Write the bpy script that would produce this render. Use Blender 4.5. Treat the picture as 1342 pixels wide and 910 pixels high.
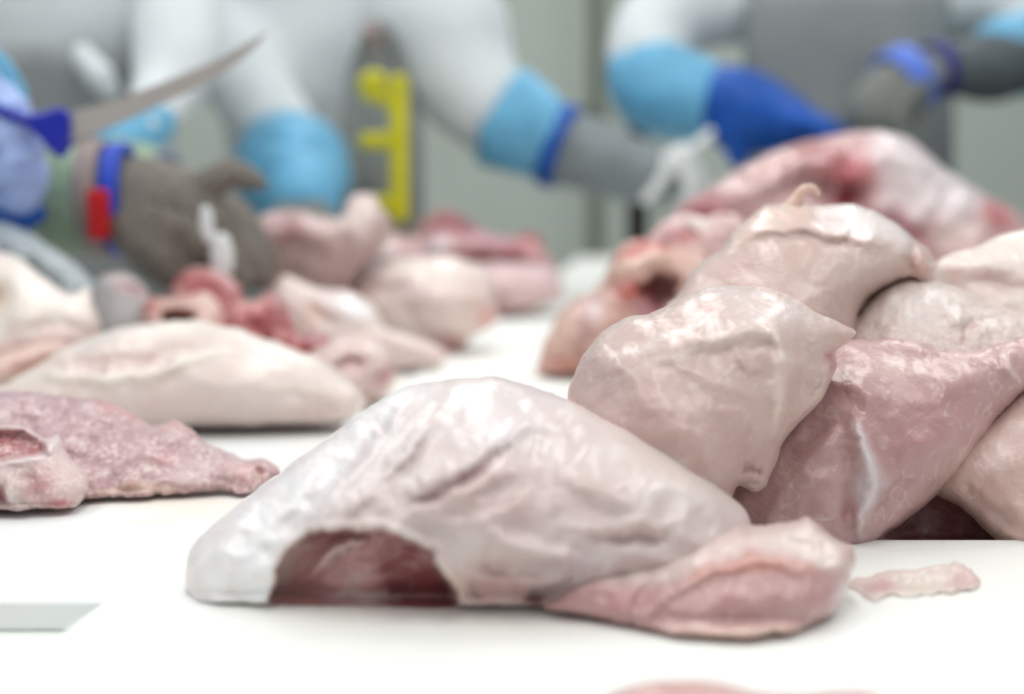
import bpy, bmesh, math, random
import numpy as np
from mathutils import Vector, Matrix
from mathutils.geometry import delaunay_2d_cdt

for o in list(bpy.data.objects):
    bpy.data.objects.remove(o)
scene = bpy.context.scene
COL = scene.collection

# ------------------------------------------------------------------ camera
# world: x right, y away from the lens, z up, z = 0 is the top of the belt
F = 2000.0                       # focal length in pixels of the 1342 x 910 frame
CX, CY, HOR = 671.0, 455.0, 260.0
CAMH = 0.187
PITCH = math.atan((CY - HOR) / F)
cam = bpy.data.cameras.new('camera')
cam.sensor_width = 36.0
cam.lens = 36.0 * F / 1342.0
cam.clip_start = 0.02
cam.dof.use_dof = True
cam.dof.focus_distance = 0.85
cam.dof.aperture_fstop = 3.1
camo = bpy.data.objects.new('camera', cam)
camo.location = (0, 0, CAMH)
camo.rotation_euler = (math.pi / 2 - PITCH, 0, 0)
COL.objects.link(camo)
scene.camera = camo

# ------------------------------------------------------------------ light
world = bpy.data.worlds.new('world')
scene.world = world
world.use_nodes = True
bg = world.node_tree.nodes['Background']
bg.inputs[0].default_value = (0.93, 0.98, 1.0, 1)
bg.inputs[1].default_value = 0.46

def ceiling_lamp(x, y, sx, sy, power):
    l = bpy.data.lights.new('ceiling_lamp', 'AREA')
    l.shape = 'RECTANGLE'; l.size = sx; l.size_y = sy
    l.energy = power; l.color = (1.0, 0.985, 0.96)
    o = bpy.data.objects.new('ceiling_lamp', l)
    o.location = (x, y, 2.0)
    COL.objects.link(o)
for lx in (-1.3, 0.0, 1.3):
    for ly in (0.3, 2.2, 4.4):
        ceiling_lamp(lx, ly, 0.35, 1.5, 11.9)

scene.view_settings.view_transform = 'Standard'
scene.view_settings.look = 'None'
scene.view_settings.gamma = 1.0
scene.view_settings.use_curve_mapping = False
scene.view_settings.exposure = 0.0

# ------------------------------------------------------------------ pixel <-> place
_c, _s = math.cos(PITCH), math.sin(PITCH)
def ray(u, v):
    a = (np.asarray(u, float) - CX) / F
    b = -(np.asarray(v, float) - CY) / F
    return a, _c + b * _s, -_s + b * _c          # x, y, z
def P(u, v, d):
    x, y, z = ray(u, v)
    return Vector((float(x / y * d), float(d), float(CAMH + z / y * d)))
def table_depth(u, v, z0=0.0):
    x, y, z = ray(u, v)
    s = z / y
    return np.where(s < -1e-4, (z0 - CAMH) / np.minimum(s, -1e-4), 99.0)
def px(d):                                        # metres per pixel at depth d
    return d / F

# ------------------------------------------------------------------ helpers
def lin(c):
    r = []
    for k in c[:3]:
        k = k / 255.0
        r.append(k / 12.92 if k <= 0.04045 else ((k + 0.055) / 1.055) ** 2.4)
    return tuple(r)
def tag(o, label=None, cat=None, group=None, kind=None):
    if label: o['label'] = label
    if cat: o['category'] = cat
    if group: o['group'] = group
    if kind: o['kind'] = kind
    return o
def empty(name, loc, label, cat, group=None):
    o = bpy.data.objects.new(name, None)
    o.empty_display_size = 0.05
    o.location = loc
    COL.objects.link(o)
    return tag(o, label, cat, group)
def link(name, me, m, parent=None, smooth=True):
    o = bpy.data.objects.new(name, me)
    COL.objects.link(o)
    if m: me.materials.append(m)
    if smooth:
        me.polygons.foreach_set('use_smooth', [True] * len(me.polygons))
    if parent:
        o.parent = parent
        o.matrix_parent_inverse = Matrix.Translation(parent.location).inverted()
    return o
def from_bm(name, bm, m, parent=None, smooth=True):
    me = bpy.data.meshes.new(name)
    bmesh.ops.recalc_face_normals(bm, faces=bm.faces[:])
    bm.to_mesh(me); bm.free()
    return link(name, me, m, parent, smooth)
def box(bm, x0, x1, y0, y1, z0, z1):
    vs = [bm.verts.new((x, y, z)) for x in (x0, x1) for y in (y0, y1) for z in (z0, z1)]
    for f in ((0, 1, 3, 2), (4, 6, 7, 5), (0, 4, 5, 1), (2, 3, 7, 6), (0, 2, 6, 4), (1, 5, 7, 3)):
        bm.faces.new([vs[i] for i in f])
def prism(bm, pts, z0, z1):
    a = [bm.verts.new((p[0], p[1], z0)) for p in pts]
    b = [bm.verts.new((p[0], p[1], z1)) for p in pts]
    n = len(pts)
    bm.faces.new(a[::-1]); bm.faces.new(b)
    for i in range(n):
        j = (i + 1) % n
        bm.faces.new((a[i], a[j], b[j], b[i]))
def bevel_mod(o, w=0.003, seg=3):
    m = o.modifiers.new('bevel', 'BEVEL'); m.width = w; m.segments = seg; m.limit_method = 'ANGLE'
    return o
def catmull(pts, n=6):
    pts = [tuple(p) for p in pts]
    if len(pts) < 3: return pts
    ext = [tuple(2 * a - b for a, b in zip(pts[0], pts[1]))] + pts + [tuple(2 * a - b for a, b in zip(pts[-1], pts[-2]))]
    out = []
    for i in range(1, len(ext) - 2):
        p0, p1, p2, p3 = (np.array(ext[i + k]) for k in (-1, 0, 1, 2))
        for k in range(n):
            t = k / n
            out.append(tuple(0.5 * (2 * p1 + (p2 - p0) * t + (2 * p0 - 5 * p1 + 4 * p2 - p3) * t * t + (3 * p1 - p0 - 3 * p2 + p3) * t ** 3)))
    out.append(pts[-1])
    return out
def tube(bm, pts, seg=14, flat=1.0, flat_axis=None, smooth=5):
    """pts: (x, y, z, r) control points; rounded ends"""
    q = catmull(pts, smooth)
    ps = [Vector(p[:3]) for p in q]; rs = [p[3] for p in q]
    # rounded ends
    t0 = (ps[0] - ps[1]).normalized(); t1 = (ps[-1] - ps[-2]).normalized()
    head = [(ps[0] + t0 * rs[0] * math.sin(a), rs[0] * math.cos(a)) for a in (1.35, 0.9, 0.45)]
    tail = [(ps[-1] + t1 * rs[-1] * math.sin(a), rs[-1] * math.cos(a)) for a in (0.45, 0.9, 1.35)]
    allp = head + list(zip(ps, rs)) + tail
    ref = Vector((0, 0, 1)) if flat_axis is None else Vector(flat_axis)
    rings = []
    for i, (p, r) in enumerate(allp):
        a = allp[max(i - 1, 0)][0]; b = allp[min(i + 1, len(allp) - 1)][0]
        t = (b - a).normalized()
        if abs(t.dot(ref)) > 0.95 and flat_axis is None: ref2 = Vector((0, 1, 0))
        else: ref2 = ref
        n = (ref2 - t * ref2.dot(t)).normalized()
        s = t.cross(n)
        rings.append([bm.verts.new(p + n * (r * flat * math.cos(2 * math.pi * k / seg)) + s * (r * math.sin(2 * math.pi * k / seg))) for k in range(seg)])
    for a, b in zip(rings, rings[1:]):
        for k in range(seg):
            j = (k + 1) % seg
            bm.faces.new((a[k], a[j], b[j], b[k]))
    bm.faces.new(rings[0][::-1]); bm.faces.new(rings[-1])
def loft(bm, rings):
    """rings: (centre, ax, ay) ellipse axes as vectors"""
    seg = 28
    rr = [[bm.verts.new(c + ax * math.cos(2 * math.pi * k / seg) + ay * math.sin(2 * math.pi * k / seg)) for k in range(seg)] for c, ax, ay in rings]
    for a, b in zip(rr, rr[1:]):
        for k in range(seg):
            j = (k + 1) % seg
            bm.faces.new((a[k], a[j], b[j], b[k]))
    bm.faces.new(rr[0][::-1]); bm.faces.new(rr[-1])
def band(bm, c, axis, r0, r1, w, seg=28):
    """flat ring (a strap) of width w round an axis"""
    t = Vector(axis).normalized()
    ref = Vector((0, 0, 1)) if abs(t.z) < 0.9 else Vector((0, 1, 0))
    n = (ref - t * ref.dot(t)).normalized(); s = t.cross(n); c = Vector(c)
    prof = [(-w / 2, r0), (-w / 2, r1 * 0.985), (-w * 0.3, r1), (w * 0.3, r1), (w / 2, r1 * 0.985), (w / 2, r0)]
    rings = []
    for k in range(seg):
        a = 2 * math.pi * k / seg
        rings.append([bm.verts.new(c + t * q + (n * math.cos(a) + s * math.sin(a)) * r) for q, r in prof])
    for k in range(seg):
        A, B = rings[k], rings[(k + 1) % seg]
        for i in range(len(prof)):
            j = (i + 1) % len(prof)
            bm.faces.new((A[i], A[j], B[j], B[i]))
def remesh(o, voxel, smooth=6):
    m = o.modifiers.new('weld', 'REMESH'); m.mode = 'VOXEL'; m.voxel_size = voxel; m.use_smooth_shade = True
    s = o.modifiers.new('soften', 'SMOOTH'); s.iterations = smooth; s.factor = 0.6
    return o

# ------------------------------------------------------------------ materials
def new_mat(name):
    m = bpy.data.materials.new(name); m.use_nodes = True
    return m, m.node_tree.nodes, m.node_tree.links, m.node_tree.nodes['Principled BSDF']
def bump_from(N, L, b, scale, strength, dist, detail=4, coord='Object', stretch=None):
    tc = N.new('ShaderNodeTexCoord')
    n = N.new('ShaderNodeTexNoise'); n.inputs['Scale'].default_value = scale; n.inputs['Detail'].default_value = detail
    src = tc.outputs[coord]
    if stretch:
        mp = N.new('ShaderNodeMapping'); mp.inputs['Scale'].default_value = stretch
        L.new(src, mp.inputs[0]); src = mp.outputs[0]
    L.new(src, n.inputs['Vector'])
    bu = N.new('ShaderNodeBump'); bu.inputs['Strength'].default_value = strength; bu.inputs['Distance'].default_value = dist
    L.new(n.outputs[0], bu.inputs['Height'])
    L.new(bu.outputs[0], b.inputs['Normal'])
    return n
def cloth(name, rgb, rough=0.75, scale=18, var=0.12, bump=0.25, spec=0.3, sheen=0.0):
    m, N, L, b = new_mat(name)
    c = lin(rgb)
    n = bump_from(N, L, b, scale, bump, 0.02, 3)
    r = N.new('ShaderNodeValToRGB')
    r.color_ramp.elements[0].position = 0.3; r.color_ramp.elements[1].position = 0.7
    r.color_ramp.elements[0].color = (*[k * (1 - var) for k in c], 1)
    r.color_ramp.elements[1].color = (*[min(1, k * (1 + var)) for k in c], 1)
    L.new(n.outputs[0], r.inputs[0]); L.new(r.outputs[0], b.inputs['Base Color'])
    b.inputs['Roughness'].default_value = rough
    b.inputs['Specular IOR Level'].default_value = spec
    return m
def meat_mat(name, rough=0.34, sss=0.25, grain=55, grain_amt=0.35, coat=0.25, fleck=(85, 0.58, 0.75)):
    m, N, L, b = new_mat(name)
    at = N.new('ShaderNodeAttribute'); at.attribute_name = 'tint'
    tc = N.new('ShaderNodeTexCoord')
    n1 = N.new('ShaderNodeTexNoise'); n1.inputs['Scale'].default_value = 26; n1.inputs['Detail'].default_value = 6; n1.inputs['Roughness'].default_value = 0.6
    n1.inputs['Distortion'].default_value = 0.8
    L.new(tc.outputs['Object'], n1.inputs['Vector'])
    r1 = N.new('ShaderNodeMapRange'); r1.inputs[1].default_value = 0.35; r1.inputs[2].default_value = 0.7
    L.new(n1.outputs[0], r1.inputs[0])
    mx = N.new('ShaderNodeMix'); mx.data_type = 'RGBA'; mx.blend_type = 'MULTIPLY'
    mx.inputs[7].default_value = (0.95, 0.885, 0.88, 1)
    L.new(r1.outputs[0], mx.inputs[0]); L.new(at.outputs['Color'], mx.inputs[6])
    # pale fat flecks
    n2 = N.new('ShaderNodeTexNoise'); n2.inputs['Scale'].default_value = fleck[0]; n2.inputs['Detail'].default_value = 5; n2.inputs['Distortion'].default_value = 1.5
    L.new(tc.outputs['Object'], n2.inputs['Vector'])
    r2 = N.new('ShaderNodeMapRange'); r2.inputs[1].default_value = fleck[1]; r2.inputs[2].default_value = fleck[2]; r2.inputs[4].default_value = grain_amt
    L.new(n2.outputs[0], r2.inputs[0])
    mx2 = N.new('ShaderNodeMix'); mx2.data_type = 'RGBA'
    mx2.inputs[7].default_value = (*lin((232, 218, 210)), 1)
    L.new(r2.outputs[0], mx2.inputs[0]); L.new(mx.outputs[2], mx2.inputs[6])
    L.new(mx2.outputs[2], b.inputs['Base Color'])
    b.inputs['Roughness'].default_value = rough
    b.inputs['Subsurface Weight'].default_value = sss
    b.inputs['Subsurface Radius'].default_value = (1.0, 0.6, 0.5)
    b.inputs['Subsurface Scale'].default_value = 0.004
    b.inputs['Coat Weight'].default_value = coat
    b.inputs['Coat Roughness'].default_value = 0.22
    nb = N.new('ShaderNodeTexNoise'); nb.inputs['Scale'].default_value = grain; nb.inputs['Detail'].default_value = 6; nb.inputs['Distortion'].default_value = 0.6
    L.new(tc.outputs['Object'], nb.inputs['Vector'])
    bu = N.new('ShaderNodeBump'); bu.inputs['Strength'].default_value = 0.38; bu.inputs['Distance'].default_value = 0.006
    L.new(nb.outputs[0], bu.inputs['Height'])
    nf = N.new('ShaderNodeTexNoise'); nf.inputs['Scale'].default_value = 260; nf.inputs['Detail'].default_value = 4
    L.new(tc.outputs['Object'], nf.inputs['Vector'])
    bf = N.new('ShaderNodeBump'); bf.inputs['Strength'].default_value = 0.45; bf.inputs['Distance'].default_value = 0.0012
    L.new(nf.outputs[0], bf.inputs['Height']); L.new(bu.outputs[0], bf.inputs['Normal']); L.new(bf.outputs[0], b.inputs['Normal'])
    return m
SKIN = meat_mat('poultry_skin', 0.36, 0.3, 42, 0.2, 0.3)
FLESH = meat_mat('raw_flesh', 0.33, 0.25, 60, 0.4, 0.36)
LEAN = meat_mat('lean_flesh', 0.34, 0.2, 130, 0.55, 0.4, (150, 0.48, 0.64))

def board_mat(name, rgb, stain, amount):
    m, N, L, b = new_mat(name)
    tc = N.new('ShaderNodeTexCoord')
    n = N.new('ShaderNodeTexNoise'); n.inputs['Scale'].default_value = 6; n.inputs['Detail'].default_value = 6
    L.new(tc.outputs['Object'], n.inputs['Vector'])
    r = N.new('ShaderNodeMapRange'); r.inputs[1].default_value = 0.45; r.inputs[2].default_value = 0.75; r.inputs[4].default_value = amount
    L.new(n.outputs[0], r.inputs[0])
    mx = N.new('ShaderNodeMix'); mx.data_type = 'RGBA'
    mx.inputs[6].default_value = (*lin(rgb), 1); mx.inputs[7].default_value = (*lin(stain), 1)
    L.new(r.outputs[0], mx.inputs[0])
    # knife scuffs
    mp = N.new('ShaderNodeMapping'); mp.inputs['Scale'].default_value = (8, 90, 8); mp.inputs['Rotation'].default_value = (0, 0, 0.5)
    L.new(tc.outputs['Object'], mp.inputs[0])
    n2 = N.new('ShaderNodeTexNoise'); n2.inputs['Scale'].default_value = 3; n2.inputs['Detail'].default_value = 3
    L.new(mp.outputs[0], n2.inputs['Vector'])
    r2 = N.new('ShaderNodeMapRange'); r2.inputs[1].default_value = 0.62; r2.inputs[2].default_value = 0.8; r2.inputs[4].default_value = 0.25
    L.new(n2.outputs[0], r2.inputs[0])
    mx2 = N.new('ShaderNodeMix'); mx2.data_type = 'RGBA'
    mx2.inputs[7].default_value = (*lin((215, 222, 222)), 1)
    L.new(r2.outputs[0], mx2.inputs[0]); L.new(mx.outputs[2], mx2.inputs[6])
    L.new(mx2.outputs[2], b.inputs['Base Color'])
    b.inputs['Roughness'].default_value = 0.5
    bu = N.new('ShaderNodeBump'); bu.inputs['Strength'].default_value = 0.15; bu.inputs['Distance'].default_value = 0.002
    L.new(n2.outputs[0], bu.inputs['Height']); L.new(bu.outputs[0], b.inputs['Normal'])
    return m
M_BELT = board_mat('white_belt', (244, 247, 243), (238, 234, 224), 0.5)
M_BOARD = board_mat('white_board', (236, 239, 238), (238, 222, 202), 0.9)
M_WALL = cloth('painted_wall_panel', (190, 199, 190), 0.6, 1.5, 0.05, 0.05)
M_FLOOR = cloth('epoxy_floor', (120, 125, 120), 0.4, 5, 0.1, 0.1)
M_STEEL, _N, _L, _b = new_mat('brushed_steel')
_b.inputs['Base Color'].default_value = (*lin((180, 180, 178)), 1); _b.inputs['Metallic'].default_value = 0.9; _b.inputs['Roughness'].default_value = 0.4
bump_from(_N, _L, _b, 40, 0.1, 0.002, 3, 'Object', (1, 30, 1))
M_BLADE, _N, _L, _b = new_mat('knife_steel')
_b.inputs['Base Color'].default_value = (*lin((186, 180, 176)), 1); _b.inputs['Metallic'].default_value = 0.55; _b.inputs['Roughness'].default_value = 0.42
bump_from(_N, _L, _b, 60, 0.1, 0.001, 3, 'Object', (30, 1, 1))
M_COAT = cloth('white_coat_cloth', (212, 219, 221), 0.85, 9, 0.05, 0.5)
M_APRON = cloth('grey_apron_rubber', (140, 145, 145), 0.55, 6, 0.12, 0.3)
M_SLEEVE = cloth('light_blue_sleeve_plastic', (104, 172, 208), 0.4, 14, 0.18, 0.6)
M_ROYAL = cloth('royal_blue_rubber', (18, 80, 168), 0.45, 16, 0.25, 0.4)
M_PERI = cloth('periwinkle_rubber', (165, 188, 238), 0.5, 16, 0.15, 0.4)
M_MESH = cloth('grey_mesh_glove', (126, 130, 126), 0.5, 150, 0.35, 0.6)
M_MESHD = cloth('dark_mesh_glove', (126, 120, 111), 0.5, 150, 0.35, 0.6)
M_GREEN = cloth('green_grey_cuff', (150, 172, 146), 0.6, 120, 0.25, 0.5)
M_CUFF = cloth('slate_cuff', (126, 135, 138), 0.6, 20, 0.12, 0.4)
M_CUFFD = cloth('dark_slate_cuff', (84, 92, 96), 0.6, 20, 0.12, 0.4)
M_RED = cloth('red_strap', (198, 26, 30), 0.5, 30, 0.1, 0.2)
M_BLUE = cloth('blue_strap', (36, 72, 190), 0.5, 30, 0.1, 0.2)
M_NAVY = cloth('navy_strap', (44, 44, 120), 0.5, 30, 0.1, 0.2)
M_LBLUE = cloth('pale_blue_strap', (92, 124, 214), 0.5, 30, 0.1, 0.2)
M_TAUPE = cloth('taupe_strap', (150, 136, 132), 0.7, 30, 0.1, 0.2)
M_HANDLE = cloth('blue_handle_plastic', (14, 30, 164), 0.35, 30, 0.05, 0.05, 0.5)
M_WHITEG = cloth('white_glove_rubber', (222, 226, 226), 0.5, 30, 0.06, 0.3)
M_YELLOW = cloth('yellow_plastic', (205, 200, 36), 0.45, 20, 0.06, 0.1)
M_BLACK = cloth('black_metal', (26, 25, 23), 0.5, 20, 0.1, 0.1)
M_PIPE = cloth('grey_green_pipe', (112, 118, 106), 0.5, 20, 0.08, 0.1)
M_BAG = cloth('grey_plastic_bag', (186, 196, 200), 0.35, 16, 0.12, 0.9)
M_FACE = cloth('skin_tone', (206, 158, 132), 0.55, 20, 0.06, 0.1)
M_HAIRNET = cloth('white_hood', (224, 228, 230), 0.85, 20, 0.05, 0.3)
M_DARK = cloth('dark_button', (30, 26, 24), 0.5, 20, 0.1, 0.1)

# ------------------------------------------------------------------ the place
FLOOR_Z = -0.76
def lane_left(y):  return -0.258 + 0.097 * y
def lane_right(y): return lane_left(y) + 0.36
Y0, Y1 = 0.25, 4.9
bm = bmesh.new(); box(bm, -4, 4, -1.0, 6.2, FLOOR_Z - 0.1, FLOOR_Z)
tag(from_bm('floor', bm, M_FLOOR, None, False), 'grey sealed concrete floor under the work table', None, None, 'structure')
wall = bpy.data.objects.new('wall_back', None); wall.location = (0, 6.1, FLOOR_Z); COL.objects.link(wall)
tag(wall, 'grey green painted panel wall behind the workers', None, None, 'structure')
pw = None
for i in range(7):                                   # wall panels with recessed joints
    x = -4 + i * 1.15
    bm = bmesh.new(); box(bm, x, x + 1.142, 6.1, 6.15, FLOOR_Z, 2.2)
    bevel_mod(from_bm('panel', bm, M_WALL, wall, False), 0.004, 2)
bm = bmesh.new(); box(bm, -4, 4, 6.146, 6.2, FLOOR_Z, 2.2)
from_bm('backing', bm, M_PIPE, wall, False)
bm = bmesh.new(); tube(bm, [(P(781, -60, 5.95).x, 5.95, z, 0.03) for z in (FLOOR_Z, 0.2, 1.0, 2.2)])
pipe = tag(from_bm('wall_pipe', bm, M_PIPE), 'grey green vertical pipe running up the back wall', 'pipe')
for z in (-0.5, 0.5, 1.5):
    bm = bmesh.new(); box(bm, pipe.data.vertices[0].co.x - 0.05, pipe.data.vertices[0].co.x + 0.05, 5.96, 6.1, z, z + 0.03)
    from_bm('bracket', bm, M_PIPE, pipe, False)

YR = 0.826                       # far edge of the near right part: the pile behind it lies one board lower
# the long white top: wide near the lens, then a lane between the heaps, on a steel frame
belt = empty('work_surface', (0.15, 2.5, FLOOR_Z), 'long white plastic work surface running away between the meat heaps', 'worktop')
bm = bmesh.new()
prism(bm, [(lane_left(Y0), Y0), (0.93, Y0), (0.93, YR), (lane_right(YR), YR), (lane_right(Y1), Y1), (lane_left(Y1), Y1)], -0.017, 0.0)
bevel_mod(from_bm('white_top', bm, M_BELT, belt, False), 0.002, 3)
bm = bmesh.new()
prism(bm, [(lane_left(2.25) + .01, 2.25), (lane_right(2.25) - .01, 2.25), (lane_right(Y1) - .01, Y1), (lane_left(Y1) + .01, Y1)], -0.14, -0.0175)
from_bm('frame', bm, M_STEEL, belt, False)
for y in (3.3, 4.8):
    for x in (lane_left(y) + 0.04, lane_right(y) - 0.04):
        bm = bmesh.new(); box(bm, x - .025, x + .025, y - .025, y + .025, FLOOR_Z, -0.14)
        from_bm('leg', bm, M_STEEL, belt, False)
# work table below the boards
tbl = empty('work_table', (0, 1.2, FLOOR_Z), 'white topped steel work table under the cutting boards', 'table')
bm = bmesh.new(); box(bm, -0.80, 0.95, 0.25, 2.24, -0.05, -0.0175)
bevel_mod(from_bm('table_top', bm, M_BELT, tbl, False), 0.004, 2)
for x in (-0.72, 0.87):
    for y in (0.33, 2.16):
        bm = bmesh.new(); box(bm, x - .025, x + .025, y - .025, y + .025, FLOOR_Z, -0.05)
        from_bm('leg', bm, M_STEEL, tbl, False)
# boards
ys = float(table_depth(60, 789, -0.003))
bm = bmesh.new()
prism(bm, [(-0.78, ys), (lane_left(ys) - .002, ys), (lane_left(2.22) - .002, 2.22), (-0.78, 2.22)], -0.0172, -0.003)
bevel_mod(tag(from_bm('cutting_board', bm, M_BOARD, None, False), 'white plastic cutting board left of the belt, stained cream by meat', 'cutting board'), 0.002, 3)
# black upright beside the belt
bx = P(836, 200, 3.4).x
post = empty('guide_post', (bx, 3.4, 0.0), 'black metal post standing on the belt between the two workers', 'post')
bm = bmesh.new(); box(bm, bx - 0.022, bx + 0.022, 3.38, 3.42, 0.006, 0.39); bevel_mod(from_bm('upright', bm, M_BLACK, post, False), 0.004)
bm = bmesh.new(); box(bm, bx - 0.04, bx + 0.04, 3.36, 3.44, 0.0, 0.008); bevel_mod(from_bm('foot_plate', bm, M_BLACK, post, False), 0.002)

# ------------------------------------------------------------------ meat builder
def poly_dist(pu, pv, pts, closed):
    pts = np.asarray(pts, float)
    a = pts; b = np.roll(pts, -1, 0)
    if not closed: a, b = a[:-1], b[:-1]
    best = np.full(pu.shape, 1e9)
    for (ax, ay), (bx_, by) in zip(a, b):
        dx, dy = bx_ - ax, by - ay
        L2 = dx * dx + dy * dy + 1e-9
        t = np.clip(((pu - ax) * dx + (pv - ay) * dy) / L2, 0, 1)
        best = np.minimum(best, np.hypot(pu - ax - t * dx, pv - ay - t * dy))
    return best
def inside(pu, pv, pts):
    pts = np.asarray(pts, float)
    r = np.zeros(pu.shape, bool)
    for (ax, ay), (bx_, by) in zip(pts, np.roll(pts, -1, 0)):
        c = (ay > pv) != (by > pv)
        if not c.any(): continue
        xi = ax + (pv - ay) / (by - ay + 1e-12) * (bx_ - ax)
        r ^= c & (pu < xi)
    return r
def vnoise(pu, pv, cell, rng):
    a = rng.random((64, 64))
    x = pu / cell; y = pv / cell
    i = np.floor(x).astype(int); j = np.floor(y).astype(int)
    fx = x - i; fy = y - j
    fx = fx * fx * (3 - 2 * fx); fy = fy * fy * (3 - 2 * fy)
    g = lambda p, q: a[p % 64, q % 64]
    return (g(i, j) * (1 - fx) + g(i + 1, j) * fx) * (1 - fy) + (g(i, j + 1) * (1 - fx) + g(i + 1, j + 1) * fx) * fy - 0.5
def smooth_outline(pts, step):
    p = [tuple(map(float, q)) for q in pts]
    n = len(p); out = []
    for i in range(n):
        p0, p1, p2, p3 = (np.array(p[(i + k) % n]) for k in (-1, 0, 1, 2))
        m = max(1, int(np.hypot(*(p2 - p1)) / step))
        for k in range(m):
            t = k / m
            cr = 0.5 * (2 * p1 + (p2 - p0) * t + (2 * p0 - 5 * p1 + 4 * p2 - p3) * t * t + (3 * p1 - p0 - 3 * p2 + p3) * t ** 3)
            ln = p1 + (p2 - p1) * t
            out.append(tuple(0.7 * cr + 0.3 * ln))
    return out
def poisson(mask):
    """solve lap(phi) = -1 inside the mask (conjugate gradients)"""
    m = mask.astype(float)
    def A(x):
        x = x * m
        y = 4 * x
        y[1:] -= x[:-1]; y[:-1] -= x[1:]; y[:, 1:] -= x[:, :-1]; y[:, :-1] -= x[:, 1:]
        return y * m
    x = np.zeros_like(m); r = m.copy(); p = r.copy(); rs = (r * r).sum(); r0 = rs
    for _ in range(500):
        Ap = A(p); al = rs / max((p * Ap).sum(), 1e-12)
        x += al * p; r -= al * Ap; rn = (r * r).sum()
        if rn < 1e-5 * r0: break
        p = r + rn / rs * p; rs = rn
    return x
def alb(c):                                         # flesh colours, plus the highlights and shade painted among them
    r = lin(c); g_ = sum(r) / 3
    k_ = 0.12 if g_ > 0.3 else 0.06                    # pale flesh is a touch greyer, red muscle a touch redder
    return tuple(min(0.9, max(0.005, (q * (1 - k_) + g_ * k_) * 1.03)) for q in r)
def sstep(x): x = np.clip(x, 0, 1); return x * x * (3 - 2 * x)

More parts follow.
